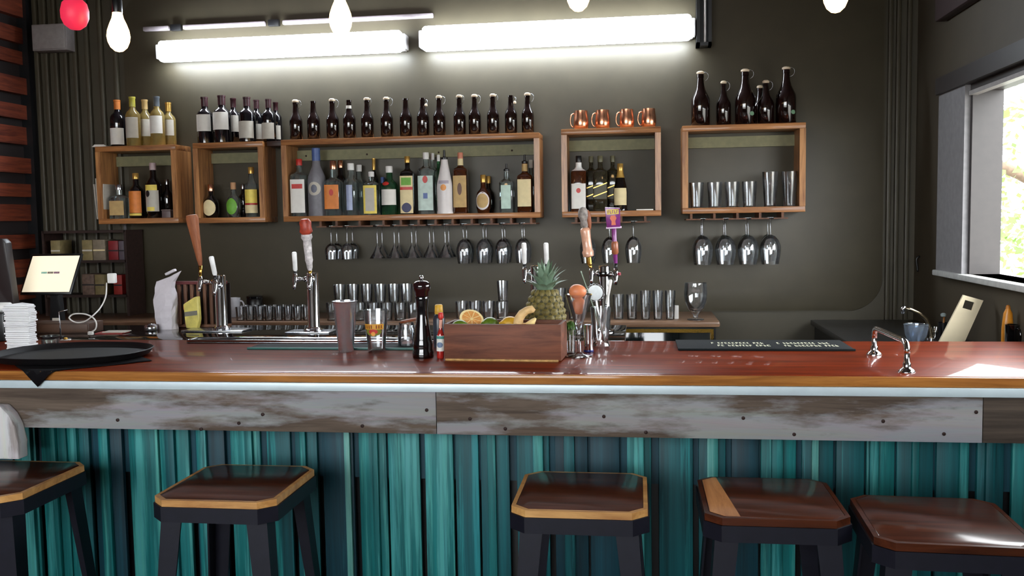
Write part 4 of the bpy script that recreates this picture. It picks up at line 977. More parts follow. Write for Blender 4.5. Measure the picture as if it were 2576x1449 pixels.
# hot sauce bottle
b = at_bar(1108, 901); Y = b.y; H = hpx(1108, 786, 901, Y); R = PXW(1108, 880, Y, 18)/2
t = thing('sauce_bottle', 'small hot-sauce bottle with red cap and white-teal label', 'bottle', b, (0, 0.03, 0))
rr = [(R*0.9, R*0.9, 2, 0), (R, R, 2, 0.004), (R, R, 2, H*0.5), (R*0.7, R*0.7, 2, H*0.58), (R*0.42, R*0.42, 2, H*0.64), (R*0.4, R*0.4, 2, H*0.88)]
obj('glass_body', loft('glass_body', rr, 20), pmat('red_sauce_glass', (170, 40, 34), 0.15, coat=0.5), t)
obj('paper_label', patch('label', rr, H*0.16, H*0.5, -PI/2, 2.2), PAPER, t)
obj('label_print', patch('label', rr, H*0.43, H*0.49, -PI/2, 2.2, off=0.0018), pmat('teal_print', (70, 140, 130), 0.5), t)
obj('label_print', patch('label', rr, H*0.24, H*0.36, -PI/2, 0.8, True, 0.0018), pmat('bluegrey_print', (110, 130, 160), 0.5), t)
obj('neck_label', patch('neck', rr, H*0.66, H*0.84, -PI/2, 2.6), pmat('salmon_neck', (210, 150, 130), 0.5), t)
obj('cap', lathe('cap', [(R*0.7, H*0.87), (R*0.75, H*0.88), (R*0.7, H*0.98), (R*0.5, H)], 16), REDP, t)
# squeeze bottle with yellow cap behind
b = at_bar(1106, 873); Y = b.y; H = hpx(1106, 766, 873, Y); R = PXW(1100, 850, Y, 30)/2
t = thing('squeeze_bottle', 'dark squeeze bottle with a yellow cap behind the fruit crate', 'bottle', (b.x, Y, BAR_Z))
obj('body', lathe('body', [(R*0.92, 0), (R, 0.004), (R, H*0.66), (R*0.8, H*0.75), (R*0.6, H*0.78)], 22), pmat('slate_plastic', (52, 58, 70), 0.3), t)
obj('cap', lathe('cap', [(R*0.66, H*0.78), (R*0.7, H*0.79), (R*0.64, H*0.98), (R*0.5, H)], 18), pmat('yellow_plastic', (226, 176, 60), 0.4), t)

# fruit crate
A, B = at_bar(1118, 907), at_bar(1412, 911); ang = math.atan2(B.y-A.y, B.x-A.x)
CW = (B-A).length; CD = 0.16; CH = hpx(1265, 815, 908, (A.y+B.y)/2)
CRW = wood('crate_wood', (72, 38, 26), (132, 78, 54), axis=0, rough=0.6, scale=3, stretch=9, bump=0.2, patch=(150, 92, 62), patch_amt=0.35, patch_scale=3)
cr = thing('fruit_crate', 'low reddish-brown wooden crate heaped with citrus and ginger', 'crate', A, (0, 0, ang))
obj('front_board', box('front_board', 0, CW, 0, 0.012, 0.004, CH, 0.002), CRW, cr)
obj('rear_board', box('rear_board', 0, CW, CD-0.012, CD, 0.004, CH, 0.002), CRW, cr)
obj('end_board', box('end_board', 0, 0.012, 0.0122, CD-0.0122, 0.004, CH, 0.001), CRW, cr)
obj('end_board', box('end_board', CW-0.012, CW, 0.0122, CD-0.0122, 0.004, CH, 0.001), CRW, cr)
obj('floor_board', box('floor_board', 0.012, CW-0.012, 0.0122, CD-0.0122, 0.0, CH-0.036), CRW, cr)
obj('foot_strip', box('foot_strip', 0.004, CW-0.01, -0.004, 0.004, 0.0, 0.008, 0.002), pmat('worn_pale_wood', (176, 136, 80), 0.7, var=0.3, scale=60), cr)
crM = Matrix.Translation(A) @ Matrix.Rotation(ang, 4, 'Z')
FZ = CH-0.036
def in_crate(u, v, dz=0.0): return crM @ Vector((CW*u, CD*v, FZ+dz))
def fruit(name, label, cat, loc, rx, rz, m, rot=(0, 0, 0), group=None, tip=0.0, seg=22):
    rings = []
    for i in range(13):
        a = -PI/2+PI*i/12; rr_ = max(0.0004, math.cos(a))*rx; zz = math.sin(a)*rz
        if tip and abs(math.sin(a)) > 0.9: zz *= 1+tip
        rings.append((rr_, zz))
    t = thing(name, label, cat, loc, rot, group)
    obj('skin', lathe('skin', rings, seg), m, t)
    obj('stem_button', lathe('stem_button', [(0.003, rz*(1+tip)-0.001), (0.0035, rz*(1+tip)+0.001), (0.001, rz*(1+tip)+0.002)], 10), pmat('green_brown_stem', (90, 90, 40), 0.7), t)
    return t
ORSKIN = pmat('orange_skin', (220, 150, 40), 0.4, var=0.15, scale=90, bump=0.3)
LIME = pmat('lime_skin', (84, 108, 24), 0.35, var=0.2, scale=60, bump=0.2)
LEMON = pmat('lemon_skin', (206, 158, 44), 0.4, var=0.12, scale=80, bump=0.3)
# half orange, cut face up toward the viewer
R = 0.046
t = thing('half_orange', 'halved orange with its cut face tilted toward the bar front', 'orange', in_crate(0.2, 0.5, 0.046), (0.75, 0.25, 0.25))
n = 10; pr_ = [(max(0.0004, R*math.sin(PI/2*i/n)), -R*math.cos(PI/2*i/n)) for i in range(n+1)]
obj('skin', lathe('skin', pr_, 26, True, False), ORSKIN, t)
obj('pith', lathe('pith', [(R, 0.0), (R*0.99, 0.001), (R*0.80, 0.0012)], 26, False, False), pmat('orange_pith', (236, 216, 160), 0.6), t)
seg_me = []
for k in range(9):
    a0, a1 = 2*PI*k/9+0.05, 2*PI*(k+1)/9-0.05
    pts = [(0.005*math.cos((a0+a1)/2), 0.005*math.sin((a0+a1)/2))]+[(R*0.8*math.cos(a0+(a1-a0)*q/5), R*0.8*math.sin(a0+(a1-a0)*q/5)) for q in range(6)]
    obj('segment', prism_z('segment', pts, -0.002, 0.002), pmat('orange_flesh', (214, 150, 84), 0.3, var=0.15, scale=120), t)
obj('flesh_base', lathe('flesh_base', [(0.0005, -0.001), (R*0.82, -0.001), (R*0.82, 0.0004), (0.0005, 0.0004)], 26, False, False), MATS['orange_pith'], t)
fruit('lime', 'green lime in front of the halved orange', 'lime', in_crate(0.12, 0.22, 0.024), 0.024, 0.030, LIME, (0, PI/2, 0.2), tip=0.12)
fruit('lime', 'green lime between the halved orange and the lemon', 'lime', in_crate(0.37, 0.4, 0.028), 0.027, 0.032, LIME, (0, PI/2, 0.5), tip=0.12)
fruit('lemon', 'yellow lemon partly hidden behind the ginger root', 'lemon', in_crate(0.54, 0.48, 0.029), 0.028, 0.036, LEMON, (0, PI/2, 0.3), tip=0.18)
# ginger root
GIN = pmat('ginger_skin', (222, 184, 126), 0.6, var=0.14, scale=60, bump=0.4)
c = in_crate(0.62, 0.3, 0.012)
t = thing('ginger_root', 'pale knobbly ginger root arching over the crate edge', 'ginger', c, (0, 0, ang))
obj('main_root', tube('main_root', [(0, 0, 0), (0.0, 0.0, 0.02), (0.004, 0, 0.04), (0.016, 0, 0.058), (0.034, 0, 0.070), (0.052, 0, 0.074), (0.062, 0, 0.068)], [0.018, 0.019, 0.017, 0.016, 0.014, 0.014, 0.006], 14), GIN, t)
obj('side_knob', tube('side_knob', [(0.0, 0, 0.004), (0.022, -0.004, 0.012), (0.040, -0.006, 0.014), (0.048, -0.006, 0.012)], [0.014, 0.013, 0.012, 0.005], 12), GIN, t)
obj('side_knob', tube('side_knob', [(0.03, -0.004, 0.012), (0.056, -0.006, 0.03), (0.066, -0.006, 0.042)], [0.012, 0.011, 0.004], 12), pmat('ginger_flesh', (236, 206, 140), 0.5), t)

# pineapple behind the crate
pb = Q(1372, 893, BAR_Z); pb.y = (crM @ Vector((CW*0.86, CD, 0))).y+0.11
Y = pb.y; pb.x = P(1372, 820, Y).x; HB = P(1372, 728, Y).z-BAR_Z
pn = thing('pineapple', 'ripe green-brown pineapple with a spiky grey-green crown', 'pineapple', (pb.x, Y, BAR_Z))
def prad(q): return 0.079*math.sqrt(max(0.02, 1-((q-0.40)/0.72)**2)) if q > 0.4 else 0.079*math.sqrt(max(0.02, 1-((q-0.40)/0.55)**2))
obj('flesh_body', lathe('flesh_body', [(prad(i/14)*0.97, HB*i/14) for i in range(15)], 28), pmat('pineapple_skin', (70, 66, 34), 0.7, var=0.25, scale=50), pn)
eye_me = mesh_from('eye', [(-1, 0, -0.15), (-0.5, 0.85, -0.15), (0.5, 0.85, -0.15), (1, 0, -0.15), (0.5, -0.85, -0.15), (-0.5, -0.85, -0.15), (-0.55, 0, 0.32), (0, 0.5, 0.34), (0.55, 0, 0.32), (0, -0.5, 0.30), (0, 0.1, 0.6)],
                   [(0, 6, 7, 1), (1, 7, 2), (2, 7, 8, 3), (3, 8, 9, 4), (4, 9, 5), (5, 9, 6, 0), (6, 10, 7), (7, 10, 8), (8, 10, 9), (9, 10, 6)], True)
eye_me.materials.append(pmat('pineapple_eye', (112, 100, 50), 0.6, var=0.35, scale=3))
rows = 10
for j in range(rows):
    q = (j+0.6)/rows; r = prad(q); n = 13
    for i in range(n):
        a = 2*PI*(i+(0.5 if j % 2 else 0))/n
        if math.sin(a) > 0.45: continue
        e = obj('eye', eye_me, None, pn); e.location = (r*math.cos(a), r*math.sin(a), HB*q)
        dq = 0.04; sl = (prad(min(1, q+dq))-prad(max(0, q-dq)))/(HB*2*dq)
        nrm = Vector((math.cos(a), math.sin(a), -sl)).normalized(); zax = nrm; xax = Vector((-math.sin(a), math.cos(a), 0)); yax = zax.cross(xax)
        e.rotation_mode = 'QUATERNION'; e.rotation_quaternion = Matrix((xax, yax, zax)).transposed().to_quaternion()
        s = max(0.008, r*2*PI/n*0.5); e.scale = (s, HB/rows*0.62, s*0.7)
LEAF = pmat('pineapple_leaf', (120, 144, 120), 0.5, var=0.2, scale=40)
def leaf_mesh(L, w, curl, n=7):
    vs, fs = [], []
    for i in range(n+1):
        q = i/n; ww = w*(1-q**1.6)*(0.75+0.5*q if q < 0.4 else 0.95); zz = L*q*(1-0.10*curl*q); yy = curl*L*0.45*q*q
        vs += [(-ww, yy-0.12*ww, zz), (0, yy+0.25*ww, zz), (ww, yy-0.12*ww, zz)]
    for i in range(n):
        a = 3*i; fs += [(a, a+1, a+4, a+3), (a+1, a+2, a+5, a+4)]
    return mesh_from('leaf', vs, fs, True)
leafs = [leaf_mesh(0.105, 0.019, 0.15), leaf_mesh(0.105, 0.020, 0.6), leaf_mesh(0.095, 0.020, 1.05), leaf_mesh(0.075, 0.019, 1.5)]
for l_ in leafs: l_.materials.append(LEAF)
rl_ = random.Random(4)
for tier, (n, me, r, dz) in enumerate(((5, leafs[0], 0.006, 0.012), (8, leafs[1], 0.012, 0.008), (10, leafs[2], 0.018, 0.002), (12, leafs[3], 0.022, -0.006))):
    for i in range(n):
        a = 2*PI*(i+rl_.random()*0.5)/n+tier
        l_ = obj('crown_leaf', me, None, pn); l_.location = (r*math.cos(a), r*math.sin(a), HB+dz)
        l_.rotation_euler = (-0.1*tier+rl_.uniform(-0.1, 0.1), rl_.uniform(-0.15, 0.15), a-PI/2); l_.scale = (1, 1, rl_.uniform(0.85, 1.1))

# mint in a tumbler beside the crate
b = at_bar(1432, 892); Y = b.y+0.035; b.x = P(1434, 860, Y).x
t = thing('mint_glass', 'clear tumbler stuffed with green mint sprigs beside the crate', 'mint', (b.x, Y, BAR_Z))
Hh = hpx(1432, 830, 890, Y)
obj('glass_body', tumbler_mesh(0.019, 0.022, Hh, 0.002, 0.006, 20), GLASS, t)
MINT = pmat('mint_leaf', (74, 112, 42), 0.5, var=0.3, scale=40)
ml_ = mesh_from('leaf', [(0, 0, 0), (-0.006, 0.002, 0.008), (0.006, 0.002, 0.008), (-0.005, 0.004, 0.016), (0.005, 0.004, 0.016), (0, 0.007, 0.024)], [(0, 2, 4, 3, 1), (3, 4, 5)], True); ml_.materials.append(MINT)
rm = random.Random(9)
for k in range(26):
    a = rm.uniform(0, 6.28); r = rm.uniform(0, 0.02)
    l_ = obj('leaf', ml_, None, t); l_.location = (r*math.cos(a), r*math.sin(a), Hh*0.7+rm.uniform(0, 0.045)); l_.rotation_euler = (rm.uniform(-0.9, 0.9), rm.uniform(-0.9, 0.9), a)
for k in range(4):
    obj('stem', tube('stem', [((k-1.5)*0.004, 0, 0.01), ((k-1.5)*0.008, 0.002, Hh*1.35)], 0.0012, 6), MINT, t)

# tall footed glass with two brown eggs and a straw
b = at_bar(1457, 897); Y = b.y; u = hpx(1457, 740, 897, Y)/157.0
t = thing('footed_glass', 'tall footed sundae glass holding two brown eggs', 'glass', b)
obj('glass_body', lathe('glass_body', [(33*u, 0), (33*u, 2*u), (12*u, 6*u), (5*u, 12*u), (4.5*u, 60*u), (7*u, 70*u), (14*u, 92*u), (24*u, 124*u), (32*u, 152*u), (34*u, 157*u), (32.5*u, 157*u), (22.5*u, 124*u), (12*u, 92*u), (0.0005, 78*u)], 30, True, False), GLASS, t)
EGG = pmat('brown_egg_shell', (214, 128, 84), 0.45, var=0.06, scale=80)
def egg_mesh(r, L):
    pts = []
    for i in range(13):
        a = -PI/2+PI*i/12; pts.append((max(0.0004, r*math.cos(a)*(1-0.10*math.sin(a))), L*math.sin(a)))
    return lathe('egg', pts, 22)
eg = egg_mesh(18.5*u, 22*u)
tag(obj('egg', eg, EGG, None, (b.x+0.5*u, Y, BAR_Z+128*u), (0.1, 0.15, 0)), 'brown egg resting lower in the footed glass', 'egg')
tag(obj('egg', eg, EGG, None, (b.x-2*u, Y, BAR_Z+163.5*u), (0.1, PI/2, 0.1)), 'brown egg lying on top of another in the footed glass', 'egg')
# steel jigger beside it
b = at_bar(1480, 887); Y = b.y; H = hpx(1480, 818, 887, Y); R = PXW(1480, 850, Y, 25)/2
t = thing('jigger', 'slim bright steel jigger between the egg glass and the pitcher', 'jigger', (b.x, Y+0.02, BAR_Z))
obj('cup', lathe('cup', [(R*0.95, 0), (R, 0.003), (R*0.92, H*0.5), (R*1.02, H), (R*0.96, H), (R*0.86, H*0.5), (R*0.9, 0.006), (0.0005, 0.006)], 26, True, False), CHROME, t)
obj('base_band', lathe('base_band', [(R*1.0, 0.0005), (R*1.03, 0.001), (R*1.03, 0.008), (R*1.0, 0.009)], 26, False, False), pmat('blue_band', (30, 40, 110), 0.3), t)
# glass pitcher holding bar tools
b = at_bar(1512, 872); Y = b.y; u = hpx(1512, 770, 872, Y)/102.0
t = thing('tool_glass', 'clear glass jar of bar tools in front of the tap tower', 'jar', b)
obj('glass_body', lathe('glass_body', [(20*u, 0), (22*u, 3*u), (18*u, 14*u), (21*u, 30*u), (24*u, 70*u), (26*u, 100*u), (24.5*u, 100*u), (22*u, 70*u), (19*u, 30*u), (15*u, 14*u), (0.0005, 10*u)], 28, True, False), GLASS, t)
def tool(label, name, p0, p1):
    A_ = Vector((b.x+p0[0]*u, Y+p0[1]*u, BAR_Z+p0[2]*u)); B_ = Vector((b.x+p1[0]*u, Y+p1[1]*u, BAR_Z+p1[2]*u))
    t = thing(name, label, 'bar tool', A_); d = B_-A_
    t.rotation_mode = 'QUATERNION'; t.rotation_quaternion = Vector((0, 0, 1)).rotation_difference(d.normalized()); return t, d.length
t, L = tool('steel hawthorne strainer with a coiled round head in the tool jar', 'cocktail_strainer', (6, 2, 14), (-14, 0, 140))
Rr = 22*u
obj('handle', box('handle', -0.004, 0.004, -0.0015, 0.0015, 0, L-Rr*1.1, 0.001), CHROME, t)
d_ = obj('strainer_plate', prism('strainer_plate', [(Rr*0.86*math.cos(2*PI*i/24), L+Rr*0.86*math.sin(2*PI*i/24)-Rr*0.2) for i in range(24)], -0.001, 0.001), pmat('satin_steel', (206, 212, 214), 0.45, metal=0.7), t)
obj('coil', tube('coil', [((Rr+0.0022*math.cos(i*1.57))*math.cos(2*PI*i/64), 0.004*math.sin(i*1.57), L-Rr*0.2+(Rr+0.0022*math.cos(i*1.57))*math.sin(2*PI*i/64)) for i in range(64)], 0.0016, 6, closed=True), STEEL, d_)
t, L = tool('white-handled bar knife standing in the tool jar', 'bar_knife', (-4, 6, 14), (26, 4, 168))
obj('blade', prism('blade', [(-0.004, 0), (0.004, 0.004), (0.004, L*0.62), (-0.004, L*0.62)], -0.0008, 0.0008), CHROME, t)
obj('handle', loft('handle', [(0.004, 0.003, 3, L*0.6), (0.0055, 0.0045, 3, L*0.64), (0.006, 0.0045, 3, L*0.9), (0.0065, 0.005, 3, L*0.98), (0.003, 0.003, 3, L)], 14), WHITEP, t)
t, L = tool('thin pale stirring rod leaning out of the tool jar', 'stirring_rod', (12, -8, 12), (-46, -12, 186))
obj('rod', tube('rod', [(0, 0, 0), (0, 0, L)], 0.0018, 8), pmat('pale_green_rod', (150, 170, 150), 0.4), t); obj('tip', lathe('tip', [(0.0018, L), (0.003, L+0.002), (0.002, L+0.008)], 8), MATS['pale_green_rod'], t)

# chrome hand rail on two posts
fb, rb = at_bar(2281, 936), at_bar(2199, 892)
t = thing('hand_rail', 'short chrome server hand rail on two flanged posts', 'rail', fb)
d = rb-fb
hf = hpx(2278, 868, 936, fb.y); 
post = [(0.026, 0), (0.026, 0.004), (0.02, 0.010), (0.014, 0.014), (0.0125, 0.02), (0.0125, 0.03), (0.009, 0.034), (0.009, hf*0.72)]
for k, o_ in enumerate((Vector((0, 0, 0)), d)):
    q = obj('post', lathe('post', post, 22), CHROME, t); q.location = o_
a0 = Vector((0, 0, hf*0.70)); a1 = d+Vector((0, 0, hf*0.70)); up_ = Vector((0, 0, hf*0.42))
pts = bez(a0, a0+up_*0.9, a0+up_*1.05+d*0.05, a0+up_+d*0.22, 8)+bez(a0+up_+d*0.3, a0+up_+d*0.5, a0+up_+d*0.6, a0+up_+d*0.8, 4)+bez(a0+up_+d*0.86, a1+up_*1.02-d*0.02, a1+up_*0.9, a1, 8)
obj('grip_tube', tube('grip_tube', pts, 0.0095, 14), CHROME, t)

# ------------------------------------------------------------------ left end of the bar
# black cloth with a corner hanging over the edge, and the oval tray
c = at_bar(215, 893)
tip = P(95, 951, BAR_F-0.02); bx = tip.x
CLOTH = pmat('black_cloth', (14, 12, 15), 0.95, spec=0.1)
bm = bmesh.new(); n = 14; side = 0.42
grid = {}
for i in range(n+1):
    for j in range(n+1):
        u_, v_ = i/n*side, j/n*side
        x = bx+(u_-v_)*0.7071; s_ = (u_+v_)*0.7071-0.055   # distance from edge of bar (negative hangs)
        if s_ >= 0: pos = (x, BAR_F-0.020+s_, BAR_Z+0.0022+0.001*math.sin(40*x)*min(1, s_*9))
        else: pos = (x, BAR_F-0.022-0.001*math.sin(30*x), BAR_Z+0.001+s_)
        grid[i, j] = bm.verts.new(pos)
for i in range(n):
    for j in range(n): bm.faces.new((grid[i, j], grid[i+1, j], grid[i+1, j+1], grid[i, j+1]))
cl_me = bm_mesh('black_napkin', bm, True)
cl_o = tag(obj('black_napkin', cl_me, CLOTH), 'black cloth napkin under the tray with a corner over the bar edge', 'napkin')
so = cl_o.modifiers.new('thickness', 'SOLIDIFY'); so.thickness = 0.0015; so.offset = 1.0
tx, ty = P(215, 890, c.y).x, BAR_F+0.30
TZ = BAR_Z+0.006
t = thing('serving_tray', 'large oval black serving tray holding the napkin stack', 'tray', (tx, ty, TZ))
rx, ry = PXW(215, 890, ty, 352)/2, 0.24
tr_r = [(rx*0.93, ry*0.93, 2.3, 0), (rx*0.95, ry*0.95, 2.3, 0.002), (rx, ry, 2.3, 0.022), (rx*1.01, ry*1.01, 2.3, 0.024), (rx*1.0, ry*1.0, 2.3, 0.026), (rx*0.985, ry*0.985, 2.3, 0.024), (rx*0.94, ry*0.94, 2.3, 0.005), (0.001, 0.001, 2, 0.005)]
obj('pan', loft('pan', tr_r, 40, True, False), pmat('matt_black_tray', (12, 10, 12), 0.6, spec=0.25), t)
# napkin stack on the tray
nb = Q(55, 878, TZ+0.005); hN = hpx(55, 768, 878, nb.y); wN = PXW(55, 820, nb.y, 60)/2; dN = wN*0.45
t = thing('napkin_stack', 'tall stack of folded white paper napkins on the black tray', 'napkins', (nb.x, nb.y, TZ+0.0052))
rn_ = random.Random(5)
m_n = pmat('napkin_white', (238, 238, 240), 0.85, var=0.02)
for part_, (za, zb) in enumerate(((0, 0.52), (0.525, 0.985))):
    N = 12; lst = []
    for k in range(N):
        z0_ = hN*(za+(zb-za)*k/N); z1_ = hN*(za+(zb-za)*(k+0.86)/N); dx, dy = rn_.uniform(-0.004, 0.004), rn_.uniform(-0.004, 0.004)
        lst.append((-wN+dx-0.002*part_, wN+dx+0.003*part_, -dN+dy, dN+dy, z0_, z1_))
    obj('napkin_bundle', boxes('napkin_bundle', lst, 0.0012), m_n, t)
top_n = prism('top_fold', [(-wN, 0), (wN, 0), (wN*0.9, 0.006), (-wN*0.05, 0.012), (-wN*0.8, 0.007)], -dN*0.95, dN*0.95, 0.001)
q = obj('top_fold', top_n, m_n, t); q.location.z = hN*0.985
# small glass dish and sugar packet on the tray
q = Q(116, 868, TZ+0.005)
t = thing('ash_dish', 'low round dark-rimmed glass dish on the black tray', 'dish', (q.x+0.02, q.y, TZ+0.0052))
obj('bowl', lathe('bowl', [(0.03, 0), (0.034, 0.003), (0.037, 0.034), (0.034, 0.034), (0.030, 0.006), (0.0005, 0.006)], 26, True, False), GLASS_B, t)
obj('rim_band', lathe('rim_band', [(0.0372, 0.028), (0.039, 0.03), (0.039, 0.04), (0.034, 0.04), (0.0335, 0.034)], 26, False, False), BLACK, t)
q = Q(160, 857, TZ+0.005)
t = thing('sugar_packet', 'small white and yellow packet lying on the black tray', 'packet', (q.x+0.01, q.y, TZ+0.0052), (0, 0, 0.3))
obj('sachet', box('sachet', -0.02, 0.02, -0.012, 0.012, 0, 0.006, 0.002), WHITEP, t); obj('yellow_cap', lathe('yellow_cap', [(0.008, 0.006), (0.008, 0.012), (0.005, 0.014)], 14), pmat('yellow_plastic', (226, 176, 60), 0.4), t)

# tablet till on its stand
tc = [(77, 645), (196, 640), (181, 737), (57, 733)]
TY_ = 4.22
ctr = P(128, 689, TY_); 
pos = thing('tablet_till', 'white-screened tablet till on a black stand at the left counter', 'tablet', (ctr.x, TY_, BAR_Z))
W2 = PXW(128, 689, TY_, 122)/2; H2 = hpx(128, 641, 737, TY_)/2
tilt = Matrix.Rotation(-0.32, 4, 'X') @ Matrix.Rotation(0.0, 4, 'Y')
zc = ctr.z-BAR_Z
sh = 0.016
def quad(mx, mz, th0, th1): return [(-mx-sh*1, -mz), (mx-sh*1, -mz), (mx+sh*1, mz), (-mx+sh*1, mz)]
bz = obj('case', prism('case', quad(W2*1.05, H2*1.1, 0, 0), 0.0, 0.014, 0.003), BLACK, pos, (0, 0, zc), (-0.3, 0, 0))
scn = obj('screen', prism('screen', quad(W2*0.97, H2*0.97, 0, 0), -0.0012, 0.0), pmat('till_screen', (232, 222, 200), 0.3, emit=(240, 226, 196), estr=0.62, var=0.01), bz)
for k, (x0_, x1_, cc) in enumerate(((-0.052, -0.020, (120, 190, 180)), (-0.018, 0.014, (90, 86, 80)), (0.016, 0.050, (110, 60, 110)))):
    obj('screen_mark', boxes('screen_mark', [(x0_+i*0.0045, x0_+i*0.0045+0.0034, -0.0022, -0.0013, 0.001, 0.011) for i in range(int((x1_-x0_)/0.0045))]), pmat('mark_%d' % k, cc, 0.5), scn)
obj('stand', prism('stand', [(-0.05, 0), (0.05, 0), (0.03, 0.02), (0.02, zc-0.02), (-0.02, zc-0.02), (-0.03, 0.02)], 0.02, 0.05, 0.003), BLACK, pos)
# cash drawer box below
t = thing('cash_drawer', 'low dark brown cash drawer behind the napkin stack', 'drawer', (P(140, 840, 4.0).x, 4.02, BAR_Z))
obj('case', box('case', -0.16, 0.16, 0.0, 0.12, 0, 0.05, 0.003), pmat('dark_brown_box', (70, 48, 36), 0.5), t); obj('drawer_front', box('drawer_front', -0.155, 0.155, -0.006, 0.0, 0.006, 0.044, 0.002), pmat('dark_brown_front', (84, 58, 42), 0.5), t)
# receipt printer / dark monitor at the left edge
p = P(10, 700, 4.05)
t = thing('monitor', 'dark monitor seen from its slanted side at the counter end', 'monitor', (p.x, 4.05, BAR_Z))
mz = P(10, 600, 4.05).z-BAR_Z
obj('panel', prism('panel', [(-0.16, 0.05), (0.07, 0.05), (0.055, 0.12), (0.03, mz-0.02), (0.01, mz), (-0.16, mz)], -0.015, 0.03, 0.004), pmat('dark_monitor', (34, 24, 24), 0.4), t)
obj('foot', box('foot', -0.12, 0.04, -0.05, 0.07, 0, 0.012, 0.003), BLACK, t); obj('neck', box('neck', -0.07, -0.03, 0.0, 0.02, 0.012, 0.06), BLACK, t)
q = P(4, 770, 3.75)
t = thing('receipt_printer', 'black receipt printer with a curl of white paper beside the monitor', 'printer', (q.x-0.03, 3.78, BAR_Z))
obj('case', box('case', -0.07, 0.05, -0.05, 0.06, 0, q.z-BAR_Z-0.03, 0.006), BLACK, t)
obj('paper_curl', tube('paper_curl', [(-0.05, 0, q.z-BAR_Z-0.008), (0.048, 0, q.z-BAR_Z-0.008)], 0.022, 18), WHITEP, t)
# coiled white cable
cy_ = 3.88
pts = [P(268, 712, cy_+0.2), P(266, 745, cy_+0.15), P(254, 772, cy_+0.1), P(236, 792, cy_), P(214, 808, cy_), P(190, 811, cy_), P(174, 800, cy_), P(186, 790, cy_), P(212, 790, cy_), P(232, 798, cy_), P(242, 812, cy_), P(240, 828, cy_), P(228, 836, cy_)]
sm = []
for i in range(len(pts)-1):
    a_, b_, c_, d_ = pts[max(0, i-1)], pts[i], pts[i+1], pts[min(len(pts)-1, i+2)]
    for k in range(6):
        s = k/6; sm.append(0.5*((2*b_)+(c_-a_)*s+(2*a_-5*b_+4*c_-d_)*s*s+(3*b_-a_-3*c_+d_)*s**3))
sm.append(pts[-1])
t = thing('charging_cable', 'white looped charging cable beside the tablet till', 'cable', pts[-1])
o_ = obj('wire', tube('wire', [p_-pts[-1] for p_ in sm], 0.0034, 8), WHITEP, t)
q = P(282, 700, cy_+0.22)-pts[-1]
obj('plug_adapter', box('plug_adapter', q.x-0.02, q.x+0.02, q.y-0.012, q.y+0.012, q.z-0.024, q.z+0.024, 0.005), WHITEP, t)
obj('connector', box('connector', -0.012, 0.012, -0.008, 0.008, -0.012, 0.004, 0.003), WHITEP, t)
# standing acrylic holder and small bits
q = Q(148, 832, BAR_Z); 
t = thing('wire_hook_stand', 'small silver wire stand holding a slip near the cable', 'stand', (P(150, 800, 3.9).x, 3.9, BAR_Z))
obj('rod', tube('rod', [(0, 0, 0), (0, 0, 0.07), (-0.002, 0, 0.115), (0.02, 0, 0.12), (0.04, 0, 0.124)], 0.003, 8), STEEL, t); obj('base', lathe('base', [(0.02, 0), (0.02, 0.004), (0.004, 0.006)], 16), BLACK, t)
obj('slip', box('slip', -0.035, 0.0, -0.004, -0.003, 0.075, 0.088), PAPER2, t)
# cards and magazines flat on the service counter
q = Q(285, 838, BAR_Z)
t = thing('menu_pile', 'small pile of red and white cards lying on the black counter', 'cards', (q.x, q.y, BAR_Z), (0, 0, 0.1))
obj('card', box('card', -0.07, 0.06, -0.04, 0.04, 0, 0.005), pmat('red_card', (150, 50, 44), 0.5), t); obj('card', box('card', -0.04, 0.07, -0.03, 0.04, 0.005, 0.009), PAPER2, t)
# shelf unit with books on the back wall, left end
LS_Y = WALL_Y-0.035
lx0, lx1 = P(112, 680, LS_Y-0.2).x, P(318, 680, LS_Y-0.2).x
lu = thing('book_shelf', 'dark open shelf unit with books and boxes below the first wall box', 'shelf', ((lx0+lx1)/2, LS_Y, BB_Z))
w = (lx1-lx0)/2
za_, zb__ = P(215, 742, LS_Y-0.2).z-BB_Z, P(215, 655, LS_Y-0.2).z-BB_Z; zc_ = P(215, 580, LS_Y-0.2).z-BB_Z
DKW = wood('dark_shelf_wood', (30, 20, 18), (54, 36, 30), axis=0, rough=0.5)
for zz in (za_, zb__, zc_): obj('shelf_board', box('shelf_board', -w, w, -0.2, 0, zz-0.016, zz), DKW, lu)
for s in (-1, 1): obj('upright', box('upright', s*w-0.008, s*w+0.008, -0.2, 0, 0.0, zc_), DKW, lu)
def book(pxa, pxb, top, zsh, label, m, spine=None):
    Yb = LS_Y-0.19; xa, xb = P(pxa, top, Yb).x, P(pxb, top, Yb).x; z0 = BB_Z+zsh; h = P(pxa, top, Yb).z-z0
    t = thing('boxed_book', label, 'book', ((xa+xb)/2, Yb, z0)); w = (xb-xa)/2-0.001
    obj('cover', box('cover', -w, w, 0, 0.13, 0, h, 0.002), m, t)
    obj('spine_band', box('spine_band', -w*0.98, w*0.98, -0.0012, 0.0004, h*0.45, h*0.52), spine or BLACKP, t)
OLT = pmat('olive_tan_cover', (126, 112, 74), 0.6, var=0.2)
book(126, 150, 605, zb__, 'olive tan book beside the shelf upright', OLT, PAPER2)
book(205, 231, 604, zb__, 'tan box file with a pale band on the upper shelf', OLT, PAPER2)
book(232, 263, 603, zb__, 'broad tan box file beside the red binder', pmat('grey_tan_cover', (122, 110, 92), 0.6, var=0.2), CREAM)
book(271, 296, 606, zb__, 'tall dark red binder on the upper shelf', pmat('dark_red_cover', (120, 24, 30), 0.5))
book(297, 311, 606, zb__, 'thin grey folder beside the tall red binder', pmat('grey_cover', (86, 76, 84), 0.5))
book(205, 236, 690, za_, 'mottled pinkish box on the lower shelf', pmat('mottled_cover', (104, 84, 72), 0.6, var=0.4, scale=40))
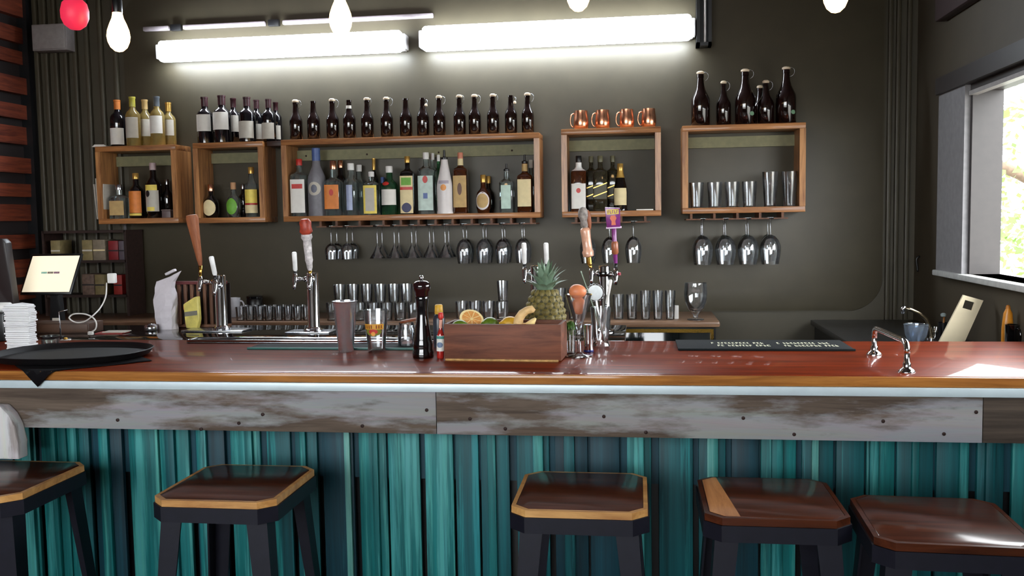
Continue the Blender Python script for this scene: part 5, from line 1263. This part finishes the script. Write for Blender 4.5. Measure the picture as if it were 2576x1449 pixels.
book(237, 262, 691, za_, 'olive box on the lower shelf beside the mottled one', OLT)
book(284, 306, 692, za_, 'red binder on the lower shelf', pmat('red_cover2', (150, 40, 34), 0.5))
# vertical steel pipe beside the shelf unit
xp = P(314, 600, WALL_Y-0.06).x
tag(obj('wall_pipe', tube('wall_pipe', [(xp, WALL_Y-0.05, BB_Z+0.001), (xp, WALL_Y-0.05, SH[1]['bot']-0.001)], 0.009, 12), pmat('dull_grey_pipe', (120, 116, 116), 0.5)), 'thin grey pipe running down from the first wall box', 'pipe')

# white paper bag, slatted rack, yellow packet on the service counter
q = Q(422, 824, BAR_Z); Y = min(q.y, SERV_R-0.08)-0.05; x = P(420, 824, Y).x; h = hpx(422, 690, 824, Y)
BAGM = pmat('white_bag_paper', (206, 200, 206), 0.8, var=0.05)
rings = []; vs, fs = [], []; rb_ = random.Random(2); ns = 9; cols = 12
for j in range(ns+1):
    q_ = j/ns; wx = 0.052*(1-0.10*math.sin(q_*9)); wy = 0.035*(1-0.75*max(0, q_-0.6)/0.4); sx = 0.0 if q_ < 0.86 else (q_-0.86)*0.28
    for i in range(cols):
        a = 2*PI*(i+0.5)/cols; xx, yy = ring_pt(wx, wy, 5, a); vs.append((xx+sx+rb_.uniform(-.004, .004), yy+rb_.uniform(-.003, .003), h*q_+(xx*0.45 if j == ns else 0)))
for j in range(ns):
    for i in range(cols):
        a = j*cols+i; b_ = j*cols+(i+1) % cols; fs.append((a, b_, b_+cols, a+cols))
fs.append(tuple(reversed(range(cols)))); fs.append(tuple(range(ns*cols, (ns+1)*cols)))
t = thing('paper_bag', 'crumpled white paper bag with folded top on the black counter', 'paper bag', (x, Y, BAR_Z))
obj('bag_body', mesh_from('bag_body', vs, fs), BAGM, t); obj('fold', box('fold', 0.0, 0.055, -0.012, 0.012, 0, 0.012, 0.003), BAGM, t, (0.01, 0, h), (0, -0.42, 0))
Y2 = SERV_R-0.09; xa, xb = P(446, 820, Y2).x, P(572, 820, Y2).x; h = hpx(500, 704, 820, Y2)
t = thing('slatted_rack', 'brown wooden rack with upright slats behind the tap paddle', 'rack', ((xa+xb)/2, Y2, BAR_Z)); w = (xb-xa)/2
SLW = wood('slat_wood', (72, 44, 30), (124, 84, 58), axis=2, rough=0.6, scale=4, stretch=8)
obj('bottom_rail', box('bottom_rail', -w, w, 0, 0.05, 0, 0.014, 0.002), SLW, t); obj('top_rail', box('top_rail', -w, w, 0.0, 0.02, h-0.016, h, 0.002), pmat('dark_red_rail', (90, 26, 24), 0.5), t)
for k in range(8):
    xk = -w+0.014+(2*w-0.028)*k/7; obj('slat', box('slat', xk-0.008, xk+0.008, 0.002, 0.016, 0.014, h-0.016, 0.001), SLW, t)
obj('back_panel', box('back_panel', -w, w, 0.045, 0.05, 0.014, h*0.95), pmat('dark_back_panel', (30, 18, 16), 0.7), t)
q = Q(478, 828, BAR_Z); Y = q.y-0.0
h = hpx(478, 744, 826, Y); w = PXW(478, 800, Y, 46)/2
t = thing('yellow_packet', 'yellow printed packet standing against the slatted rack', 'packet', (P(476, 828, Y).x, Y+0.04, BAR_Z), (0, 0, -0.25))
obj('pouch', prism('pouch', [(-w*0.75, 0), (w*0.7, 0), (w, h*0.3), (w*0.9, h), (w*0.4, h*0.96), (-w, h*0.74), (-w*0.8, h*0.3)], -0.012, 0.012, 0.005), pmat('pale_yellow_pack', (214, 200, 108), 0.45, var=0.2, scale=25), t)
obj('print_band', prism('print_band', [(-w*0.8, h*0.36), (w*0.85, h*0.42), (w*0.85, h*0.56), (-w*0.8, h*0.5)], -0.0135, -0.0122), pmat('grey_print', (120, 116, 104), 0.5), t)
obj('orange_tab', box('orange_tab', -w*1.08, -w*0.8, -0.006, 0.006, h*0.56, h*0.7, 0.002), pmat('orange_tab', (206, 90, 40), 0.5), t)
q = Q(382, 832, BAR_Z)
t = thing('steel_sugar_caddy', 'small steel caddy with rounded lid beside the paper bag', 'caddy', (P(380, 830, q.y).x, q.y, BAR_Z))
obj('body', lathe('body', [(0.028, 0), (0.03, 0.003), (0.03, 0.018)], 20), STEEL, t); obj('lid', lathe('lid', [(0.031, 0.018), (0.03, 0.024), (0.018, 0.034), (0.0005, 0.037)], 20), CHROME, t)

# ------------------------------------------------------------------ sink corner at the right
def at_side(px, Y): return (P(px, 855, Y).x, Y, SD_Z)
Y = 4.75; s0 = Vector(at_side(2343, Y))
t = thing('sink_faucet', 'slim gooseneck sink faucet in front of the side wall', 'faucet', s0)
L_ = [Vector((0, 0, 0.0))]+[P(a_, b_, Y)-s0 for a_, b_ in ((2344, 850), (2340, 825), (2330, 803), (2312, 788), (2292, 779), (2275, 774))]
obj('neck', tube('neck', L_, 0.009, 12), pmat('bronze_chrome', (170, 156, 130), 0.2, metal=1.0), t)
e_ = L_[-1]; obj('nozzle', tube('nozzle', [e_+Vector((0.004, 0, 0.004)), e_+Vector((-0.006, 0, -0.004)), e_+Vector((-0.006, 0, -0.03))], [0.011, 0.012, 0.010], 12), CHROME, t)
obj('base', lathe('base', [(0.025, 0), (0.025, 0.008), (0.012, 0.014)], 18), CHROME, t)
o_ = Vector(at_side(2352, Y)); q = P(2350, 822, Y)-s0
obj('lever', tube('lever', [(0.018, 0, 0.012), (0.02, 0, q.z)], [0.008, 0.011], 10), CHROME, t)
Y = 4.6; h = P(2306, 816, Y).z-SD_Z; R = PXW(2306, 830, Y, 62)/2
t = thing('glass_bowl', 'blue-grey glass mixing bowl under the sink faucet', 'bowl', at_side(2304, Y))
obj('bowl', lathe('bowl', [(R*0.55, 0), (R*0.6, 0.004), (R*0.9, h*0.5), (R, h), (R-0.003, h), (R*0.88, h*0.5), (R*0.55, 0.008), (0.0005, 0.008)], 28, True, False), thin_glass('blue_grey_glass', (0.7, 0.78, 0.88), 1.4, haze=0.10), t)
obj('rim', lathe('rim', [(R, h-0.003), (R+0.002, h), (R-0.002, h+0.002), (R-0.004, h-0.001)], 28, False, False), GLASS, t)
# leaning cutting board
YB_ = 4.45
q4 = [P(*c_, YB_) for c_ in ((2424, 742), (2474, 756), (2428, 858), (2364, 858))]
dirn = (q4[3]-q4[0]); dirr = (q4[2]-q4[1])
bl_ = q4[0]+dirn*((SD_Z-q4[0].z)/dirn.z); br_ = q4[1]+dirr*((SD_Z-q4[1].z)/dirr.z)
br_.z = SD_Z
t = thing('cutting_board', 'pale cream cutting board with a square handle hole leaning sideways', 'cutting board', (bl_.x, YB_, SD_Z))
o_ = Vector((bl_.x, YB_, SD_Z))
out = [(p_.x-o_.x, p_.z-o_.z) for p_ in (bl_, br_, q4[1], q4[0])]
hc = P(2437, 768, YB_)-o_; hs = PXW(2437, 768, YB_, 26)/2
bm = bmesh.new()
def ring_on(pts, y): return [bm.verts.new((x_, y, z_)) for x_, z_ in pts]
axu = Vector((out[2][0]-out[3][0], out[2][1]-out[3][1])).normalized(); axv = Vector((-axu.y, axu.x))
hole = [(hc.x+axu.x*a_*hs+axv.x*b_*hs*0.85, hc.z+axu.y*a_*hs+axv.y*b_*hs*0.85) for a_, b_ in ((-1, -1), (1, -1), (1, 1), (-1, 1))]
for y_ in (0.0, 0.014):
    A_, B_ = ring_on(out, y_), ring_on(hole, y_)
    for i in range(4): bm.faces.new((A_[i], A_[(i+1) % 4], B_[(i+1) % 4], B_[i]))
    if y_ == 0.0: A0, B0 = A_, B_
for i in range(4):
    bm.faces.new((A0[i], A0[(i+1) % 4], A_[(i+1) % 4], A_[i])); bm.faces.new((B0[i], B0[(i+1) % 4], B_[(i+1) % 4], B_[i]))
obj('board', bm_mesh('board', bm), pmat('cream_board', (224, 210, 178), 0.5, var=0.05, scale=10), t)
obj('rubber_edge', prism('rubber_edge', [(out[0][0], 0), (out[1][0], 0), (out[1][0]+0.004, 0.01), (out[0][0]+0.004, 0.01)], -0.001, 0.015), PAPER2, t)
# brush set and orange bottle by the wall
Y = 4.9
t = thing('dish_brush', 'small dish brush with grey head in a dark cup behind the cutting board', 'brush', at_side(2372, Y))
z1_ = P(2375, 790, Y).z-SD_Z
obj('cup', lathe('cup', [(0.022, 0), (0.026, z1_*0.62), (0.024, z1_*0.62), (0.02, 0.01), (0.0005, 0.01)], 18, True, False), BLACK, t)
obj('handle', tube('handle', [(0, 0, 0.012), (0.004, 0, z1_*0.9)], 0.005, 8), pmat('amber_handle', (150, 96, 40), 0.5), t); obj('head', lathe('head', [(0.004, z1_*0.86), (0.013, z1_*0.9), (0.014, z1_*1.0), (0.006, z1_*1.05)], 14), pmat('grey_bristle', (150, 164, 162), 0.7), t)
Y = 4.2; x = P(2534, 855, Y).x; z1_ = P(2534, 776, Y).z-SD_Z; R = PXW(2534, 800, Y, 27)/2
t = thing('orange_detergent_bottle', 'rounded orange detergent bottle near the window wall', 'bottle', (x, Y, SD_Z))
obj('body', loft('body', [(R*1.1, R*0.7, 2.5, 0), (R*1.15, R*0.75, 2.5, 0.006), (R*1.1, R*0.7, 2.5, z1_*0.6), (R*0.85, R*0.6, 2, z1_*0.9), (R*0.4, R*0.4, 2, z1_)], 22), pmat('orange_plastic', (214, 138, 36), 0.35), t)
obj('pull_cap', lathe('pull_cap', [(R*0.42, z1_), (R*0.45, z1_+0.004), (R*0.3, z1_+0.014), (0.001, z1_+0.016)], 14), pmat('orange_cap', (196, 120, 30), 0.4), t)
Y = 4.08; x = P(2546, 855, Y).x; z1_ = P(2546, 816, Y).z-SD_Z; R = PXW(2546, 830, Y, 36)/2
t = thing('black_mug', 'black mug with looped handle in front of the orange bottle', 'mug', (x, Y, SD_Z))
obj('cup', lathe('cup', [(R*0.9, 0), (R, 0.005), (R, z1_), (R-0.004, z1_), (R-0.004, 0.01), (0.0005, 0.01)], 24, True, False), BLACKG, t)
obj('handle', tube('handle', bez((R*0.3, -R*0.92, z1_*0.9), (R*0.6, -R*1.9, z1_), (R*0.6, -R*1.9, z1_*0.4), (R*0.3, -R*0.92, z1_*0.45)), 0.005, 8), BLACKG, t)

# ------------------------------------------------------------------ bar stools
SEAT_Z = 0.75
SEATW = wood('stool_seat_wood', (36, 15, 8), (84, 40, 22), axis=0, rough=0.35, coat=0.6, scale=2.2, stretch=10, bump=0.04, coat_rough=0.14)
SEATE = wood('stool_edge_wood', (150, 100, 52), (206, 158, 96), axis=0, rough=0.4, coat=0.3, scale=3, stretch=8, bump=0.05)
LEGM = pmat('dark_navy_steel', (19, 19, 30), 0.5, metal=0.2, spec=0.3)
def octa(w, d, c): return [(-w+c, -d), (w-c, -d), (w, -d+c), (w, d-c), (w-c, d), (-w+c, d), (-w, d-c), (-w, -d+c)]
seat_core = prism_z('seat_core', octa(0.172, 0.192, 0.038), 0.004, 0.022, 0.003)
def edge_strip(): 
    a = octa(0.184, 0.204, 0.042); b = octa(0.1722, 0.1922, 0.038); bm = bmesh.new()
    av = [[bm.verts.new((x, y, z)) for x, y in a] for z in (0.0, 0.0205)]; bv = [[bm.verts.new((x, y, z)) for x, y in b] for z in (0.0, 0.0212)]
    for i in range(8):
        j = (i+1) % 8
        bm.faces.new((av[0][i], av[0][j], av[1][j], av[1][i])); bm.faces.new((av[1][i], av[1][j], bv[1][j], bv[1][i])); bm.faces.new((bv[0][i], bv[0][j], av[0][j], av[0][i])); bm.faces.new((bv[1][i], bv[1][j], bv[0][j], bv[0][i]))
    return bm_mesh('seat_edge', bm)
seat_edge = edge_strip()
def frame_mesh():
    bm = bmesh.new(); a = octa(0.188, 0.208, 0.044)
    for i in range(8):
        j = (i+1) % 8; p0, p1 = Vector((*a[i], 0)), Vector((*a[j], 0)); n_ = Vector((-(p0+p1).x, -(p0+p1).y, 0)).normalized()*0.004
        vs_ = [bm.verts.new(v) for v in (p0+Vector((0, 0, -0.046)), p1+Vector((0, 0, -0.046)), p1, p0, p0+n_+Vector((0, 0, -0.046)), p1+n_+Vector((0, 0, -0.046)), p1+n_, p0+n_)]
        for f_ in ((0, 1, 2, 3), (5, 4, 7, 6), (0, 4, 5, 1), (3, 2, 6, 7)): bm.faces.new([vs_[k] for k in f_])
    vs_ = [bm.verts.new((x*0.98, y*0.98, -0.002)) for x, y in a]; bm.faces.new(vs_)
    return bm_mesh('seat_frame', bm)
frame_me = frame_mesh()
def leg_mesh(sx, sy):
    bm = bmesh.new(); zt = -0.03; zb = -SEAT_Z+0.012
    top, bot = Vector((sx*0.158, sy*0.178, zt)), Vector((sx*0.205, sy*0.225, zb))
    wt, wb = 0.062, 0.034
    def ring(c, w): return [c+Vector((0, 0, 0)), c+Vector((-sx*w, 0, 0)), c+Vector((-sx*w, -sy*0.006, 0)), c+Vector((-sx*0.006, -sy*0.006, 0)), c+Vector((-sx*0.006, -sy*w, 0)), c+Vector((0, -sy*w, 0))]
    A_ = [bm.verts.new(v) for v in ring(top, wt)]; B_ = [bm.verts.new(v) for v in ring(bot, wb)]
    for i in range(6): bm.faces.new((A_[i], A_[(i+1) % 6], B_[(i+1) % 6], B_[i]))
    bm.faces.new(A_); bm.faces.new(list(reversed(B_)))
    return bm_mesh('leg', bm)
leg_mes = [leg_mesh(sx, sy) for sx in (-1, 1) for sy in (-1, 1)]
foot_me = lathe('foot_pad', [(0.018, 0), (0.02, 0.003), (0.018, 0.014)], 14)
rung_me = boxes('rung', [(-0.185, 0.185, -0.2, -0.19, -0.5, -0.47)])
rung_me2 = boxes('rung', [(-0.18, -0.17, -0.19, 0.19, -0.5, -0.47)])
pale_me = prism_z('pale_strip', [(-0.170, -0.190+0.036), (-0.136, -0.190), (-0.095, -0.190), (-0.128, 0.190), (-0.136, 0.190), (-0.170, 0.154)], 0.0221, 0.0226)
def stool(px, py_front, label, rot=0.0, strip=False, edge_dark=False, dx=0.0, Yoff=0.0):
    q = Q(px, py_front, SEAT_Z)
    t = thing('bar_stool', label, 'stool', (q.x+dx, q.y+0.204+Yoff, 0), (0, 0, rot), 'bar stools along the teal front')
    t.scale = (1.07, 1.0, 1.0)
    s = obj('seat', seat_core, SEATW, t); s.location.z = SEAT_Z-0.022
    e = obj('seat_edge', seat_edge.copy() if edge_dark else seat_edge, SEATE if not edge_dark else SEATW, t); e.location.z = SEAT_Z-0.022
    if edge_dark: e.data.materials.clear(); e.data.materials.append(SEATW)
    if strip:
        p_ = obj('pale_board', pale_me, wood('pale_seat_board', (150, 92, 52), (200, 142, 92), axis=1, rough=0.3, coat=0.6), s)
    f_ = obj('seat_frame', frame_me, LEGM, t); f_.location.z = SEAT_Z-0.0225
    for k, me in enumerate(leg_mes):
        l_ = obj('leg', me, LEGM, t); l_.location.z = SEAT_Z-0.0225
        fp = obj('foot_pad', foot_me, BLACK, l_); sx, sy = (-1, 1)[k//2], (-1, 1)[k % 2]; fp.location = (sx*0.19, sy*0.21, -SEAT_Z+0.0225)
    for k, (me, r_) in enumerate(((rung_me, 0), (rung_me, PI), (rung_me2, 0), (rung_me2, PI))):
        g_ = obj('rung', me, LEGM, t); g_.location.z = SEAT_Z; g_.rotation_euler.z = r_
    return t
stool(525, 1260, 'wooden-topped bar stool with pale pinkish front edge under the painted plank')
stool(1454, 1286, 'wooden-topped bar stool with yellowish front edge and one cut corner')
stool(1960, 1306, 'wooden-topped bar stool with a pale board along one side of its seat', strip=True, edge_dark=True)
stool(2425, 1372, 'dark wooden-topped bar stool pulled furthest out from the bar', edge_dark=True, rot=-0.04)
q2 = Q(535, 1262, SEAT_Z); a_, b_ = Q(785, 1170, SEAT_Z), Q(216, 1166, SEAT_Z)
stool(525, 1260, 'wooden-topped bar stool with orange side edge beside the corbel', dx=(b_.x-a_.x)-0.02, Yoff=-0.01)

# ------------------------------------------------------------------ outside the window
LEAFM = pmat('tree_leaf', (84, 110, 56), 0.5, var=0.3, scale=3)
nt = LEAFM.node_tree; pb_ = nt.nodes['Principled BSDF']; tl = nt.nodes.new('ShaderNodeBsdfTranslucent'); tl.inputs[0].default_value = lin((120, 150, 80))
mxs = nt.nodes.new('ShaderNodeMixShader'); mxs.inputs[0].default_value = 0.45; outn = nt.nodes['Material Output']
nt.links.new(pb_.outputs[0], mxs.inputs[1]); nt.links.new(tl.outputs[0], mxs.inputs[2]); nt.links.new(mxs.outputs[0], outn.inputs[0])
BARK = pmat('tree_bark', (110, 92, 78), 0.85, var=0.25, scale=20, bump=0.6)
rt = random.Random(21)
def tree(label, base, height, crown_c, crown_r, nl, branches, leaf=0.09):
    t = thing('garden_tree', label, 'tree', base)
    obj('trunk', tube('trunk', [(0, 0, 0), (0.05, 0.03, height*0.4), (0.0, 0.1, height*0.8)], [0.14, 0.11, 0.06], 12), BARK, t)
    for p0, p1, p2, r in branches:
        obj('branch', tube('branch', bez(p0, Vector(p0).lerp(Vector(p1), 0.6), p1, p2, 8), [r*(1-0.08*i) for i in range(9)], 10), BARK, t)
    vs, fs = [], []
    for k in range(nl):
        while True:
            v = Vector((rt.uniform(-1, 1), rt.uniform(-1, 1), rt.uniform(-1, 1)))
            if 0.15 < v.length < 1: break
        c = Vector(crown_c)+Vector((v.x*crown_r[0], v.y*crown_r[1], v.z*crown_r[2]))
        d = Vector((rt.uniform(-1, 1), rt.uniform(-1, 1), rt.uniform(-1, 0.4))).normalized(); s = d.cross(Vector((rt.uniform(-1, 1), rt.uniform(-1, 1), 1))).normalized()
        L = leaf*rt.uniform(0.7, 1.3); w = L*0.3; i = len(vs)
        vs += [c, c+d*L*0.5+s*w, c+d*L, c+d*L*0.5-s*w]; fs.append((i, i+1, i+2, i+3))
    f_ = obj('foliage', mesh_from('foliage', vs, fs), LEAFM, t); f_['kind'] = 'stuff'
    return t
tree('leafy garden tree with an arching branch outside the window', (3.9, 9.4, -0.12), 2.6, (-0.2, 0.0, 2.3), (1.6, 1.3, 1.15), 1700,
     [((0, 0, 1.9), (-0.8, -0.3, 2.3), (-1.7, -0.2, 2.15), 0.07), ((0, 0, 1.6), (0.5, 0.3, 2.4), (1.2, 0.4, 2.9), 0.06), ((-0.6, -0.2, 2.2), (-1.0, 0.2, 2.7), (-1.4, 0.5, 3.1), 0.035)])
tree('lower shrubby tree behind the pale garden railing outside', (4.6, 11.5, -0.12), 1.4, (0, 0, 1.25), (2.0, 1.3, 0.9), 900, [((0, 0, 0.9), (0.4, 0, 1.4), (0.9, 0.1, 1.9), 0.05)], 0.12)
t = thing('garden_railing', 'pale blue painted railing with white posts outside the window', 'railing', (X_R+2.0, 6.6, -0.12))
RB = pmat('pale_blue_paint', (120, 176, 186), 0.5)
obj('top_rail', box('top_rail', -1.5, 2.2, -0.05, 0.05, 1.18, 1.24, 0.006), RB, t)
obj('low_rail', box('low_rail', -1.5, 2.2, -0.03, 0.03, 0.3, 0.36, 0.006), RB, t)
for k in range(9): obj('post', box('post', -1.5+k*0.45, -1.44+k*0.45, -0.03, 0.03, 0.0, 1.18, 0.004), WHITEP, t)
